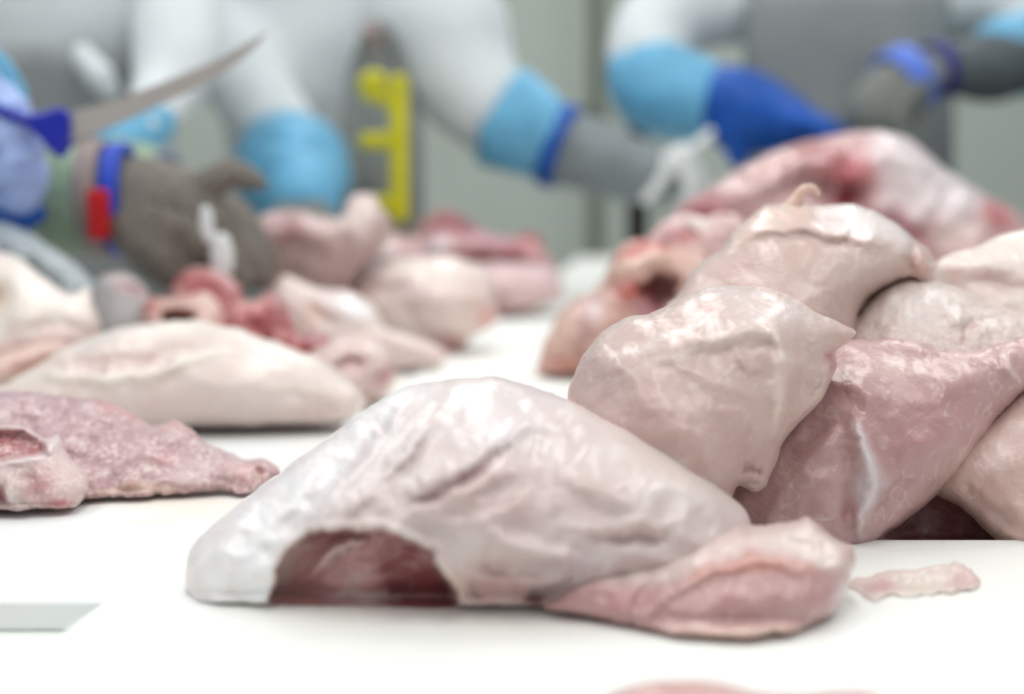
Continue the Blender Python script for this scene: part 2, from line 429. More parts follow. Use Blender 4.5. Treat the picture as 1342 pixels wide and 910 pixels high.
def meat(name, outline, d0, v0, lean, T, Tb, rgb, label=None, cat='meat', mat=None, step=4.5, feats=(), paints=(),
         rough_px=0.8, nz=(0.0022, 60, 0.0009, 22), pw=0.44, seed=1, parent=None, z0=0.0, blend=(0.0, 0, 0), group=None, lean_u=0.0):
    rng = np.random.default_rng(seed)
    ol = smooth_outline(outline, step)
    ou = np.array([q[0] for q in ol]); ov = np.array([q[1] for q in ol])
    ou = ou + rough_px * 2 * vnoise(ou * 1.3 + ov, ov * 1.1, 9, rng); ov = ov + rough_px * 2 * vnoise(ou, ov * 1.3 + ou, 9, rng)
    ou = ou + rough_px * 4 * vnoise(ou * 1.1, ov, 26, rng); ov = ov + rough_px * 4 * vnoise(ou, ov * 1.1 + 50, 26, rng)
    pts = list(zip(ou, ov)); nO = len(pts)
    # interior points on a hexagonal lattice
    us = np.arange(ou.min(), ou.max(), step); vs = np.arange(ov.min(), ov.max(), step * 0.866)
    U, V = np.meshgrid(us, vs); U = U + (np.arange(len(vs)) % 2)[:, None] * step * 0.5
    U = U.ravel(); V = V.ravel()
    ok = inside(U, V, pts)
    U, V = U[ok], V[ok]
    ok = poly_dist(U, V, pts, True) > 0.62 * step
    U, V = U[ok], V[ok]
    co = [Vector((float(a), float(b))) for a, b in zip(np.concatenate([ou, U]), np.concatenate([ov, V]))]
    r = delaunay_2d_cdt(co, [], [list(range(nO))], 1, 1e-4, True)
    vc = np.array([(p.x, p.y) for p in r[0]]); faces = [list(f) for f in r[2]]
    fa = np.array(faces); cen = vc[fa].mean(1)
    faces = [f for f, ok_ in zip(faces, inside(cen[:, 0], cen[:, 1], pts)) if ok_]
    for _ in range(3):                                  # drop slivers that lie wholly on the rim
        edge_count = {}
        for f in faces:
            for i in range(3):
                k = tuple(sorted((f[i], f[(i + 1) % 3]))); edge_count[k] = edge_count.get(k, 0) + 1
        rim = set(i for k, c in edge_count.items() if c == 1 for i in k)
        keep = [f for f in faces if not all(i in rim for i in f)]
        if len(keep) == len(faces): break
        faces = keep
    edge_count = {}
    for f in faces:
        for i in range(3):
            k = tuple(sorted((f[i], f[(i + 1) % 3]))); edge_count[k] = edge_count.get(k, 0) + 1
    rim = set(i for k, c in edge_count.items() if c == 1 for i in k)
    u, v = vc[:, 0], vc[:, 1]
    # inflation
    g = max(2.0, max(np.ptp(ou), np.ptp(ov)) / 170)
    gu = np.arange(ou.min() - 2 * g, ou.max() + 3 * g, g); gv = np.arange(ov.min() - 2 * g, ov.max() + 3 * g, g)
    GU, GV = np.meshgrid(gu, gv)
    phi = poisson(inside(GU.ravel(), GV.ravel(), pts).reshape(GU.shape)); phi /= phi.max()
    fi = np.clip((u - gu[0]) / g, 0, len(gu) - 1.001); fj = np.clip((v - gv[0]) / g, 0, len(gv) - 1.001)
    i0 = fi.astype(int); j0 = fj.astype(int); a = fi - i0; b = fj - j0
    ph = phi[j0, i0] * (1 - a) * (1 - b) + phi[j0, i0 + 1] * a * (1 - b) + phi[j0 + 1, i0] * (1 - a) * b + phi[j0 + 1, i0 + 1] * a * b
    isrim = np.zeros(len(u), bool); isrim[list(rim)] = True
    ph[isrim] = 0
    s = np.clip(ph, 0, 1) ** pw
    edge = np.clip(poly_dist(u, v, pts, True) / 14.0, 0, 1)
    dpl = d0 + lean * (v0 - v) * d0 / F + lean_u * (u - ou.mean()) * d0 / F
    td = table_depth(u, v, z0 + 0.0004)
    dep = np.minimum(dpl, td)
    bul = T * s
    off = (u.mean() * 3.1 + seed * 77)
    bul = bul + edge * (nz[0] * 2 * vnoise(u + off, v + off * .7, nz[1], rng) + nz[2] * 2 * vnoise(u + off, v, nz[3], rng) + 0.4 * nz[2] * 2 * vnoise(u, v + off, nz[3] * .45, rng))
    fold = 1 - np.abs(2 * vnoise(u * 0.8 + v * 0.5 + off, v * 1.1 - u * 0.35, nz[1] * 0.8, rng)) * 2
    bul = bul + edge * 0.9 * nz[0] * fold
    cut = np.zeros_like(bul)
    wu = u + 9 * vnoise(u, v, 24, rng) + 4 * vnoise(u, v, 9, rng); wv = v + 9 * vnoise(u, v, 24, rng) + 4 * vnoise(u, v, 9, rng)
    def linew(line, w):                                 # tapering stroke
        q = np.array(catmull(line, 4)); best = np.zeros(u.shape)
        m_ = len(q) - 1
        for k in range(m_):
            t = (k + 0.5) / m_; e = max(0.15, math.sin(math.pi * min(max(t, 0.04), 0.96))) ** 0.6
            best = np.maximum(best, e * np.exp(-(poly_dist(wu, wv, q[k:k + 2], False) / (w * (0.55 + 0.45 * e))) ** 2))
        return best
    for ft in feats:
        if ft[0] == 'line':
            w = linew(ft[1], ft[2])
        elif ft[0] == 'poly':
            sd = poly_dist(wu, wv, ft[1], True) * np.where(inside(wu, wv, ft[1]), 1, -1); w = sstep(sd / ft[2] * 0.5 + 0.5)
        else:
            (cx, cy), rx, ry, rot = ft[1]; c_, s_ = math.cos(rot), math.sin(rot)
            x = (u - cx) * c_ + (v - cy) * s_; y = -(u - cx) * s_ + (v - cy) * c_
            w = np.exp(-(x / rx) ** 2 - (y / ry) ** 2)
        k = ft[3] if ft[0] != 'blob' else ft[2]
        if ft[0] == 'poly': cut = cut + k * w
        else: bul = bul + k * w * edge
    bb = Tb * s
    bul = np.maximum(np.maximum(bul, 0.45 * T * s) + cut, -0.75 * bb); bul[isrim] = 0
    col = np.tile(np.array(alb(rgb)), (len(u), 1))
    for pt in paints:
        if pt[0] == 'line':
            w = linew(pt[1], pt[2])
        elif pt[0] == 'poly':
            sd = poly_dist(wu, wv, pt[1], True) * np.where(inside(wu, wv, pt[1]), 1, -1); w = sstep(sd / pt[2] * 0.5 + 0.5)
        elif pt[0] == 'rim':
            w = np.exp(-(poly_dist(u, v, pts, True) / pt[2]) ** 2)
        else:
            (cx, cy), rx, ry, rot = pt[1]; c_, s_ = math.cos(rot), math.sin(rot)
            x = (u - cx) * c_ + (v - cy) * s_; y = -(u - cx) * s_ + (v - cy) * c_
            w = np.exp(-((x / rx) ** 2 + (y / ry) ** 2))
        w = np.clip(w * (1.12 + 0.9 * vnoise(u + off, v, 18, rng)), 0, 1) * pt[4]
        col = col * (1 - w[:, None]) + np.array(alb(pt[3])) * w[:, None]
    # to the place
    rx_, ry_, rz_ = ray(u, v)
    def at(d): return np.stack([rx_ / ry_ * d, d, CAMH + rz_ / ry_ * d], 1)
    front = at(dep - bul)
    back = at(np.minimum(dep + bb, np.maximum(td, dep)))
    n = len(u)
    bidx = np.arange(n) + n; bidx[isrim] = np.arange(n)[isrim]
    verts = np.concatenate([front, back])
    f2 = faces + [[int(bidx[k]) for k in f[::-1]] for f in faces]
    me = bpy.data.meshes.new(name)
    me.from_pydata(verts.tolist(), [], f2)
    ca = me.attributes.new('tint', 'FLOAT_COLOR', 'POINT')
    cc = np.ones((2 * n, 4)); cc[:n, :3] = col; cc[n:, :3] = col
    ca.data.foreach_set('color', cc.ravel())
    ra = me.attributes.new('limb', 'INT', 'POINT'); ra.data.foreach_set('value', np.concatenate([isrim, isrim]).astype(np.int32))
    bm = bmesh.new(); bm.from_mesh(me); fl = bm.verts.layers.int['limb']
    bmesh.ops.delete(bm, geom=[w_ for w_ in bm.verts if not w_.link_faces], context='VERTS')
    bmesh.ops.recalc_face_normals(bm, faces=bm.faces[:])
    for e in bm.edges:                                # the limb: front and back keep their own shading normals
        if len(e.link_faces) == 2 and e.link_faces[0].material_index == 0:
            if e.verts[0][fl] + e.verts[1][fl] == 2: e.smooth = False
    if not parent:                                    # origin at the base of the piece
        zs = [w_.co.z for w_ in bm.verts]; c = Vector((sum(w_.co.x for w_ in bm.verts) / len(bm.verts), sum(w_.co.y for w_ in bm.verts) / len(bm.verts), min(zs)))
        bmesh.ops.translate(bm, verts=bm.verts[:], vec=-c)
    bm.to_mesh(me); bm.free()
    o = link(name, me, mat or SKIN, parent)
    if not parent:
        o.location = c
        tag(o, label, cat, group)
    else:
        o.matrix_parent_inverse = Matrix.Translation(parent.location).inverted()
    return o

# ------------------------------------------------------------------ the meat, front to back
WHITE = (240, 234, 226); PALE = (228, 214, 208); PINK = (206, 178, 172); ROSE = (190, 142, 140); RED = (160, 62, 66); DEEP = (120, 40, 46); GREY = (206, 204, 208)

# large skin-on piece in front
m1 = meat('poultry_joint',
    [(243, 770), (243, 742), (255, 712), (292, 676), (340, 640), (392, 600), (445, 562), (490, 530), (528, 507), (575, 498), (640, 494), (692, 504),
     (742, 524), (800, 548), (862, 580), (912, 615), (952, 646), (978, 672), (988, 700), (1000, 760), (930, 790), (760, 795), (716, 796), (612, 796), (450, 794), (340, 793), (262, 788)],
    0.705, 796, 0.75, 0.075, 0.07, (218, 203, 200), 'large white skin-on poultry joint with a torn opening, nearest the camera', 'meat', SKIN, 4.6,
    feats=[('line', [(560, 506), (500, 570), (440, 640), (410, 690)], 13, 0.006), ('line', [(600, 505), (560, 560), (500, 630), (450, 670)], 11, 0.006),
           ('line', [(530, 520), (470, 590), (400, 660), (350, 720)], 10, -0.005), ('line', [(330, 665), (300, 720), (300, 780)], 16, 0.005), ('line', [(580, 540), (530, 610), (470, 650)], 9, -0.005),
           ('line', [(660, 520), (700, 560), (690, 600)], 16, -0.005), ('line', [(720, 620), (790, 640), (860, 690)], 18, 0.005), ('line', [(640, 700), (700, 720), (780, 735)], 10, 0.006), ('line', [(620, 735), (690, 750), (760, 755)], 10, -0.006),
           ('line', [(900, 620), (930, 660), (940, 700)], 14, 0.004),
           ('line', [(400, 760), (440, 722), (490, 704)], 8, 0.010), ('blob', ((470, 770), 50, 20, 0), 0.008),
           ('line', [(535, 664), (575, 642), (620, 618), (668, 590)], 8, -0.0065),
           ('line', [(545, 640), (600, 612), (660, 575)], 14, 0.006),
           ('line', [(560, 670), (620, 640), (680, 612)], 18, 0.006),
           ('line', [(452, 622), (480, 592), (508, 560)], 9, -0.005),
           ('line', [(500, 650), (450, 665), (400, 690)], 20, 0.004),
           ('line', [(770, 700), (815, 706), (870, 704)], 9, -0.005),
           ('line', [(740, 688), (800, 690), (880, 686)], 10, 0.004),
           ('line', [(690, 545), (740, 560), (800, 600), (850, 640)], 30, 0.005),
           ('poly', [(352, 800), (360, 760), (378, 722), (402, 702), (450, 692), (492, 694), (522, 702), (548, 714), (570, 728), (586, 758), (598, 800)], 5, -0.030),
           ('line', [(372, 722), (400, 698), (450, 686), (494, 688), (530, 698), (560, 716), (588, 744), (604, 785)], 6, 0.005),
           ('line', [(610, 760), (620, 775), (630, 790)], 8, -0.004),
           ('line', [(690, 790), (712, 778), (740, 765)], 8, -0.008),
           ('blob', ((880, 650), 70, 60, 0), 0.006), ('blob', ((640, 540), 80, 30, 0.0), 0.004)],
    paints=[('poly', [(235, 800), (240, 735), (330, 640), (450, 555), (520, 500), (560, 500), (520, 560), (430, 660), (380, 710), (345, 800)], 45, (252, 250, 243), 1.0),  # white skin, with a highlight at its upper left put into the colour
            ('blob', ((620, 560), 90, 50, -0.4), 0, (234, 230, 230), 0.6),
            ('blob', ((680, 650), 140, 55, 0), 0, (202, 178, 174), 0.75),
            ('blob', ((860, 630), 90, 70, 0.5), 0, (222, 208, 202), 0.6),
            ('line', [(535, 664), (575, 642), (620, 618), (668, 590)], 6, (186, 150, 150), 0.75),  # crease darkened in the colour along its groove, as shade
            ('line', [(452, 622), (480, 592), (508, 560)], 8, (206, 190, 192), 0.6),  # shading of the fold, painted into the colour
            ('line', [(640, 494), (700, 508), (760, 530)], 12, (212, 190, 188), 0.5),
            ('line', [(600, 700), (700, 715), (800, 725), (900, 715)], 16, (228, 220, 218), 0.7),
            ('line', [(770, 702), (815, 707), (870, 705)], 7, (190, 156, 156), 0.6),
            ('line', [(690, 745), (740, 735), (790, 738)], 10, (180, 168, 178), 0.7),
            ('blob', ((652, 770), 52, 26, 0), 0, (198, 152, 146), 0.9), ('blob', ((720, 720), 130, 30, 0.1), 0, (206, 186, 184), 0.6),
            ('poly', [(352, 800), (360, 760), (378, 722), (402, 702), (450, 692), (492, 694), (522, 702), (548, 714), (570, 728), (586, 758), (598, 800)], 9, (196, 146, 144), 1.0),
            ('poly', [(500, 800), (500, 740), (505, 706), (548, 714), (572, 730), (588, 760), (596, 800)], 22, (138, 64, 68), 0.9), ('line', [(362, 780), (374, 740), (400, 712)], 12, (222, 196, 188), 0.8), ('line', [(395, 712), (440, 700), (500, 700)], 7, (150, 84, 86), 0.8),  # dark tones paint the shade inside the opening, upper edge and right
            ('line', [(420, 745), (440, 725), (475, 705)], 7, (206, 188, 192), 0.8),
            ('line', [(430, 784), (470, 778), (520, 786)], 7, (226, 210, 206), 0.85),
            ('line', [(372, 722), (400, 700), (450, 688), (494, 690), (530, 700), (560, 718), (588, 746), (604, 785)], 4, (232, 224, 218), 0.8),
            ('line', [(585, 742), (600, 765), (606, 790)], 9, (222, 200, 180), 0.8),
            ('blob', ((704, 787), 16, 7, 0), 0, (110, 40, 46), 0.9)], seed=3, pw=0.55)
meat('muscle_flap',
    [(714, 798), (735, 776), (775, 752), (830, 742), (880, 726), (930, 704), (972, 690), (1000, 690), (1040, 682), (1060, 677), (1078, 690), (1100, 708), (1116, 716), (1120, 742),
     (1110, 775), (1088, 808), (1042, 828), (980, 836), (880, 832), (820, 821), (762, 808)],
    0.655, 836, 1.15, 0.034, 0.03, (190, 146, 144), None, None, FLESH, 4.0,
    feats=[('line', [(845, 815), (890, 770), (940, 745), (1000, 735), (1060, 745), (1100, 740)], 10, 0.006),
           ('line', [(830, 800), (860, 770), (900, 745)], 10, -0.006), ('line', [(720, 790), (770, 770), (820, 775)], 8, 0.003),
           ('line', [(960, 725), (1020, 715), (1080, 720)], 8, -0.004), ('blob', ((990, 785), 70, 25, 0), 0.004), ('line', [(1070, 815), (1098, 780), (1106, 745)], 8, -0.003)],
    paints=[('poly', [(735, 776), (830, 742), (930, 704), (972, 690), (1060, 677), (1116, 716), (1110, 745), (1040, 738), (960, 730), (880, 760), (830, 770), (780, 770)], 18, (224, 206, 200), 0.9),
            ('line', [(900, 762), (940, 745), (1010, 740), (1080, 750)], 12, (208, 146, 132), 0.9),
            ('blob', ((950, 790), 60, 22, 0), 0, (198, 150, 148), 0.8), ('blob', ((800, 785), 50, 16, 0.2), 0, (196, 142, 140), 0.8),
            ('line', [(860, 828), (960, 832), (1050, 825)], 8, (228, 196, 180), 0.8), ('line', [(1120, 730), (1108, 775), (1090, 805)], 8, (214, 200, 200), 0.8)],
    rough_px=1.2, seed=4, parent=m1)

# small scrap to its right and the blurred edge of a piece right under the lens
meat('meat_scrap', [(1116, 776), (1122, 762), (1150, 754), (1190, 748), (1230, 742), (1262, 740), (1282, 752), (1286, 768), (1260, 778), (1200, 783), (1150, 785)],
     0.718, 785, 1.6, 0.007, 0.006, (230, 214, 206), 'thin pale scrap of meat lying alone on the belt right of the torn joint', 'meat', FLESH, 3.5,
     paints=[('blob', ((1155, 768), 22, 10, 0), 0, (206, 160, 158), 0.8), ('blob', ((1262, 760), 18, 14, 0), 0, (208, 164, 162), 0.8), ('blob', ((1210, 768), 24, 10, 0), 0, (236, 224, 206), 0.7)], seed=5, rough_px=2.6, nz=(0.004, 22, 0.002, 10), feats=[('line', [(1180, 752), (1195, 768), (1190, 780)], 8, -0.004)])
meat('meat_scrap', [(770, 935), (800, 910), (850, 896), (905, 891), (955, 897), (1000, 908), (1050, 911), (1100, 906), (1140, 908), (1170, 925), (1150, 960), (1000, 968), (850, 965)],
     0.535, 966, 1.3, 0.015, 0.012, (206, 160, 156), 'blurred pink scrap cut off by the bottom edge of the picture', 'meat', FLESH, 5, seed=6)

# ---- big pile on the right
meat('poultry_breast',
    [(742, 522), (752, 492), (765, 466), (786, 437), (820, 417), (850, 412), (888, 394), (922, 378), (962, 374), (1010, 377), (1044, 392), (1084, 416), (1112, 428), (1122, 436), (1112, 448),
     (1094, 462), (1096, 484), (1078, 522), (1046, 556), (1024, 584), (1016, 612), (1006, 634), (990, 644), (966, 638), (950, 680), (900, 728), (830, 724), (775, 660), (748, 580)],
    0.785, 700, 0.5, 0.075, 0.06, (208, 181, 171), 'plump pale pink poultry breast at the front of the right pile', 'meat', FLESH, 4.6,
    feats=[('line', [(820, 480), (900, 450), (980, 430), (1020, 440), (1030, 480), (1020, 540), (1022, 590)], 16, 0.010),
           ('line', [(1046, 440), (1062, 490), (1052, 540)], 20, -0.012), ('line', [(790, 470), (840, 500), (880, 560), (930, 600)], 30, 0.006), ('line', [(800, 470), (860, 450), (930, 420)], 7, 0.0025),
           ('line', [(770, 510), (850, 470), (900, 455)], 7, -0.0025), ('line', [(958, 452), (975, 478), (1000, 482)], 6, 0.003),
           ('blob', ((985, 600), 45, 40, 0), -0.008), ('line', [(950, 585), (975, 562), (1010, 560)], 6, 0.003),
           ('line', [(970, 618), (988, 610), (1002, 622)], 4, -0.006), ('line', [(975, 632), (985, 628), (995, 634)], 4, -0.004), ('line', [(1000, 385), (1060, 410), (1110, 434)], 12, 0.004), ('blob', ((1085, 462), 20, 24, 0), -0.01)],
    paints=[('line', [(820, 490), (900, 460), (980, 435), (1018, 450), (1020, 540), (1022, 590)], 9, (232, 216, 204), 0.7),
            ('blob', ((990, 400), 90, 22, 0.2), 0, (228, 214, 210), 0.7), ('blob', ((880, 560), 90, 50, 0.4), 0, (206, 172, 164), 0.7),  # first blob is a broad highlight on the top, put into the colour
            ('blob', ((985, 600), 40, 40, 0), 0, (194, 156, 150), 0.8), ('blob', ((930, 405), 7, 5, 0.4), 0, (206, 96, 96), 0.9),  # first blob darkens the lower right, painted shading
            ('line', [(780, 480), (850, 448), (930, 420)], 5, (230, 218, 214), 0.6), ('blob', ((790, 500), 40, 40, 0), 0, (206, 184, 182), 0.7),
            ('line', [(1085, 465), (1095, 470), (1094, 500)], 8, (176, 92, 96), 0.7), ('line', [(975, 632), (985, 628), (996, 634)], 3, (90, 50, 46), 0.8),
            ('line', [(968, 622), (986, 610), (1003, 624)], 3, (150, 96, 92), 0.8)], seed=7, pw=0.5)
meat('poultry_thigh',
    [(1098, 452), (1124, 446), (1158, 444), (1196, 444), (1234, 455), (1274, 459), (1312, 448), (1345, 440), (1385, 446), (1392, 480), (1346, 510), (1304, 556), (1264, 612), (1230, 646), (1186, 684),
     (1160, 702), (1140, 724), (1126, 742), (1080, 735), (1000, 722), (935, 690), (935, 630), (1000, 560), (1060, 500)],
    0.836, 742, 0.45, 0.05, 0.05, (192, 152, 151), 'rosy skinless poultry thigh with a white tendon streak in the right pile', 'meat', FLESH, 4.6, z0=-0.0172,
    feats=[('line', [(1120, 545), (1132, 590), (1146, 630), (1130, 680), (1126, 705)], 9, 0.006), ('line', [(1105, 560), (1115, 620), (1112, 690)], 14, -0.006),
           ('line', [(1175, 600), (1180, 640), (1150, 690)], 14, -0.004), ('line', [(1120, 500), (1180, 520), (1260, 500), (1320, 470)], 26, 0.006),
           ('line', [(1318, 450), (1324, 480), (1336, 505)], 7, 0.005), ('line', [(1150, 460), (1200, 470), (1270, 470)], 10, -0.004), ('blob', ((1240, 570), 50, 40, -0.7), 0.005), ('line', [(1040, 590), (1075, 560), (1110, 540)], 7, -0.003)],
    paints=[('line', [(1122, 550), (1130, 580), (1140, 605)], 7, (226, 220, 222), 0.85), ('poly', [(1128, 590), (1146, 600), (1162, 634), (1138, 670), (1128, 700), (1124, 640)], 10, (224, 222, 226), 0.9),
            ('line', [(1316, 450), (1322, 478), (1336, 505)], 5, (232, 214, 206), 0.9), ('blob', ((1345, 470), 20, 30, 0), 0, (204, 166, 166), 0.8),
            ('blob', ((1220, 560), 70, 40, -0.8), 0, (186, 138, 140), 0.8), ('line', [(1190, 684), (1260, 618), (1300, 560)], 12, (214, 172, 160), 0.8),
            ('blob', ((1060, 640), 60, 60, 0), 0, (192, 156, 154), 0.8), ('blob', ((1180, 480), 60, 20, 0), 0, (210, 180, 174), 0.7), ('line', [(1105, 690), (1118, 660), (1124, 700)], 8, (160, 96, 100), 0.6)], seed=8)
meat('poultry_thigh',
    [(1222, 575), (1290, 540), (1340, 505), (1400, 480), (1470, 520), (1480, 640), (1460, 740), (1400, 748), (1345, 742), (1318, 722), (1296, 702), (1264, 670), (1222, 640)],
    0.85, 745, 0.5, 0.05, 0.05, (208, 178, 168), 'pale thigh cut off by the right picture edge at the foot of the pile', 'meat', FLESH, 5, z0=-0.0172,
    feats=[('line', [(1262, 640), (1290, 660), (1330, 690)], 10, -0.004)], paints=[('blob', ((1290, 640), 40, 40, 0), 0, (196, 160, 150), 0.8), ('line', [(1300, 600), (1345, 560)], 20, (222, 200, 192), 0.6)], seed=9)
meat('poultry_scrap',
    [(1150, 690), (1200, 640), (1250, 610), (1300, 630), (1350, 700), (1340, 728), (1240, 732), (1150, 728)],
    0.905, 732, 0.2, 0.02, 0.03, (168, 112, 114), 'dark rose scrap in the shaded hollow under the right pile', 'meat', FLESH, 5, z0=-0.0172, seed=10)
meat('poultry_thigh',
    [(1105, 440), (1128, 410), (1142, 390), (1168, 371), (1196, 362), (1240, 374), (1268, 381), (1300, 398), (1345, 412), (1400, 425), (1410, 540), (1340, 630), (1240, 630), (1150, 570), (1108, 490)],
    0.99, 460, 0.7, 0.05, 0.06, (212, 194, 186), 'grey pink grainy thigh wedged in the middle of the right pile', 'meat', LEAN, 4.6,
    feats=[('line', [(1240, 400), (1262, 430), (1250, 450)], 8, 0.004), ('line', [(1258, 440), (1275, 425), (1300, 420)], 6, -0.004)],
    paints=[('blob', ((1190, 400), 50, 25, 0), 0, (222, 212, 208), 0.6), ('line', [(1262, 455), (1264, 435), (1285, 428)], 6, (206, 160, 156), 0.8)], seed=11, nz=(0.002, 40, 0.0014, 14))
meat('poultry_breast',
    [(1224, 366), (1228, 345), (1250, 331), (1285, 321), (1308, 309), (1330, 303), (1370, 298), (1450, 320), (1460, 520), (1390, 590), (1320, 560), (1280, 460), (1252, 395)],
    1.07, 410, 0.5, 0.05, 0.06, (232, 220, 212), 'creamy white breast at the right picture edge on top of the pile', 'meat', SKIN, 4.6,
    feats=[('line', [(1240, 350), (1280, 345), (1340, 340)], 12, 0.005), ('line', [(1270, 372), (1310, 372), (1345, 385)], 10, -0.005)],
    paints=[('blob', ((1310, 370), 45, 14, 0.2), 0, (214, 188, 182), 0.8), ('blob', ((1245, 350), 16, 14, 0), 0, (226, 204, 196), 0.8)], seed=12)
g = meat('poultry_breast',
    [(872, 410), (886, 388), (904, 360), (926, 340), (946, 326), (958, 306), (968, 296), (984, 284), (1002, 270), (1022, 268), (1036, 264), (1070, 269), (1118, 268), (1146, 276), (1180, 298), (1198, 314), (1216, 324), (1227, 342), (1220, 366),
     (1208, 372), (1192, 366), (1168, 374), (1136, 394), (1124, 424), (1110, 520), (1060, 590), (960, 590), (895, 520)],
    1.0, 430, 0.6, 0.075, 0.08, (209, 182, 172), 'pale breast with a curled skin wisp crowning the right pile', 'meat', FLESH, 4.4,
    feats=[('line', [(960, 322), (1000, 302), (1050, 298), (1110, 312), (1180, 326)], 9, 0.007), ('line', [(960, 335), (1010, 315), (1060, 312), (1120, 328)], 8, -0.003),
           ('line', [(1194, 320), (1192, 345), (1182, 362)], 6, -0.008), ('blob', ((1208, 345), 12, 16, 0), 0.006), ('line', [(1134, 392), (1165, 372)], 10, -0.003)],
    paints=[('poly', [(1070, 270), (1118, 268), (1180, 298), (1190, 325), (1130, 312), (1080, 296)], 12, (232, 222, 220), 0.85), ('poly', [(955, 310), (1002, 270), (1050, 265), (1060, 290), (1000, 300), (960, 325)], 10, (226, 196, 182), 0.85),
            ('blob', ((1120, 350), 50, 24, -0.3), 0, (222, 204, 192), 0.6), ('blob', ((980, 360), 60, 30, 0), 0, (206, 176, 168), 0.7), ('blob', ((1208, 345), 14, 18, 0), 0, (216, 178, 166), 0.8)], seed=13)
bm = bmesh.new()
cur = [(1030, 282, .0075), (1042, 266, .0055), (1048, 254, .004), (1056, 247, .003), (1066, 247, .0024), (1073, 254, .0016)]
tube(bm, [(*P(a, b, 1.035), r) for a, b, r in cur], 10)
me_w = from_bm('skin_wisp', bm, None, g)
ca = me_w.data.attributes.new('tint', 'FLOAT_COLOR', 'POINT')
ca.data.foreach_set('color', list((*lin((228, 198, 180)), 1)) * len(me_w.data.vertices)); me_w.data.materials.append(FLESH)

# behind the pile, left flank
j = meat('poultry_carcass_piece',
    [(702, 490), (704, 474), (712, 450), (728, 416), (740, 398), (760, 386), (790, 370), (800, 345), (806, 328), (820, 317), (850, 314), (890, 312), (930, 318), (950, 340), (930, 400), (860, 430), (820, 450), (780, 480), (756, 493)],
    1.60, 492, 0.4, 0.07, 0.07, (206, 160, 146), 'ragged reddish carcass piece hanging at the left flank of the right pile', 'meat', FLESH, 4.2,
    feats=[('poly', [(838, 372), (870, 362), (888, 372), (882, 392), (862, 400), (846, 388)], 8, -0.03), ('line', [(806, 360), (825, 345), (860, 333), (880, 340)], 7, 0.012), ('line', [(805, 340), (840, 326), (880, 326)], 6, -0.012),
           ('line', [(805, 395), (822, 380), (835, 390), (826, 405)], 6, 0.012), ('line', [(780, 395), (800, 372)], 6, -0.012), ('line', [(708, 468), (740, 470), (765, 462)], 5, -0.008), ('blob', ((745, 430), 18, 36, 0.3), 0.01)],
    paints=[('poly', [(838, 372), (870, 358), (890, 368), (884, 392), (862, 402), (846, 388)], 10, (96, 20, 24), 1.0), ('line', [(806, 360), (825, 345), (860, 333), (880, 342)], 7, (230, 204, 182), 0.85),
            ('line', [(804, 340), (840, 322), (876, 323)], 9, (192, 92, 80), 0.9), ('blob', ((826, 385), 18, 15, 0), 0, (186, 66, 54), 0.95), ('blob', ((850, 405), 22, 14, 0), 0, (172, 110, 122), 0.9),
            ('blob', ((780, 403), 9, 16, 0), 0, (228, 222, 226), 0.9), ('blob', ((762, 432), 12, 30, 0.2), 0, (180, 140, 142), 0.8), ('line', [(705, 486), (735, 480), (756, 482)], 8, (206, 134, 112), 0.9), ('blob', ((736, 430), 14, 30, 0.3), 0, (224, 192, 172), 0.8),
            ('blob', ((900, 345), 26, 24, 0), 0, (216, 174, 158), 0.8)], rough_px=1.6, nz=(0.006, 30, 0.003, 13), seed=14)
meat('poultry_scrap', [(845, 322), (862, 296), (880, 286), (905, 280), (925, 285), (945, 280), (975, 290), (985, 330), (940, 380), (870, 370)],
    1.64, 330, 0.4, 0.03, 0.04, (208, 168, 164), 'small pink and white scrap behind the carcass piece under the white glove', 'meat', FLESH, 4.2,
    feats=[('line', [(900, 300), (915, 320)], 6, -0.008)], paints=[('blob', ((880, 305), 20, 14, 0), 0, (196, 146, 152), 0.9), ('blob', ((917, 292), 18, 12, 0), 0, (228, 214, 208), 0.9), ('blob', ((898, 310), 14, 8, 0), 0, (184, 84, 84), 0.9)], seed=15, nz=(0.004, 24, 0.002, 10))
meat('poultry_carcass',
    [(858, 320), (880, 282), (912, 256), (945, 238), (972, 220), (1006, 202), (1052, 186), (1100, 176), (1150, 173), (1186, 180), (1212, 198), (1240, 222), (1275, 245), (1310, 264), (1340, 284), (1360, 330), (1340, 470), (1150, 476), (950, 470), (870, 420)],
    1.80, 470, 0.15, 0.11, 0.12, (204, 164, 164), 'big blurred carcass with red flesh and white skin behind the right pile', 'meat', FLESH, 5,
    feats=[('blob', ((1105, 252), 34, 26, 0), -0.05), ('line', [(960, 260), (1020, 225), (1090, 205)], 18, 0.02), ('line', [(1000, 270), (1060, 240), (1080, 250)], 14, -0.02), ('line', [(1150, 190), (1220, 230), (1290, 280)], 30, 0.02), ('line', [(1120, 280), (1200, 310), (1260, 320)], 16, -0.02)],
    paints=[('poly', [(1150, 170), (1190, 178), (1300, 262), (1290, 300), (1220, 290), (1160, 262), (1140, 215)], 26, (226, 216, 218), 0.95), ('blob', ((1105, 254), 28, 22, 0), 0, (112, 12, 20), 1.0), ('blob', ((1110, 220), 44, 22, 0.2), 0, (190, 98, 106), 0.95),
            ('blob', ((1036, 208), 66, 16, -0.3), 0, (170, 96, 90), 0.9), ('blob', ((1010, 245), 50, 16, -0.4), 0, (186, 150, 152), 0.9), ('blob', ((920, 275), 34, 26, 0), 0, (164, 88, 96), 0.95),
            ('line', [(1130, 288), (1190, 305), (1250, 318)], 22, (160, 100, 110), 0.95), ('blob', ((1305, 282), 24, 22, 0.4), 0, (188, 104, 106), 0.95), ('blob', ((1250, 310), 30, 20, 0), 0, (226, 200, 192), 0.9)], seed=16, nz=(0.01, 50, 0.004, 18))

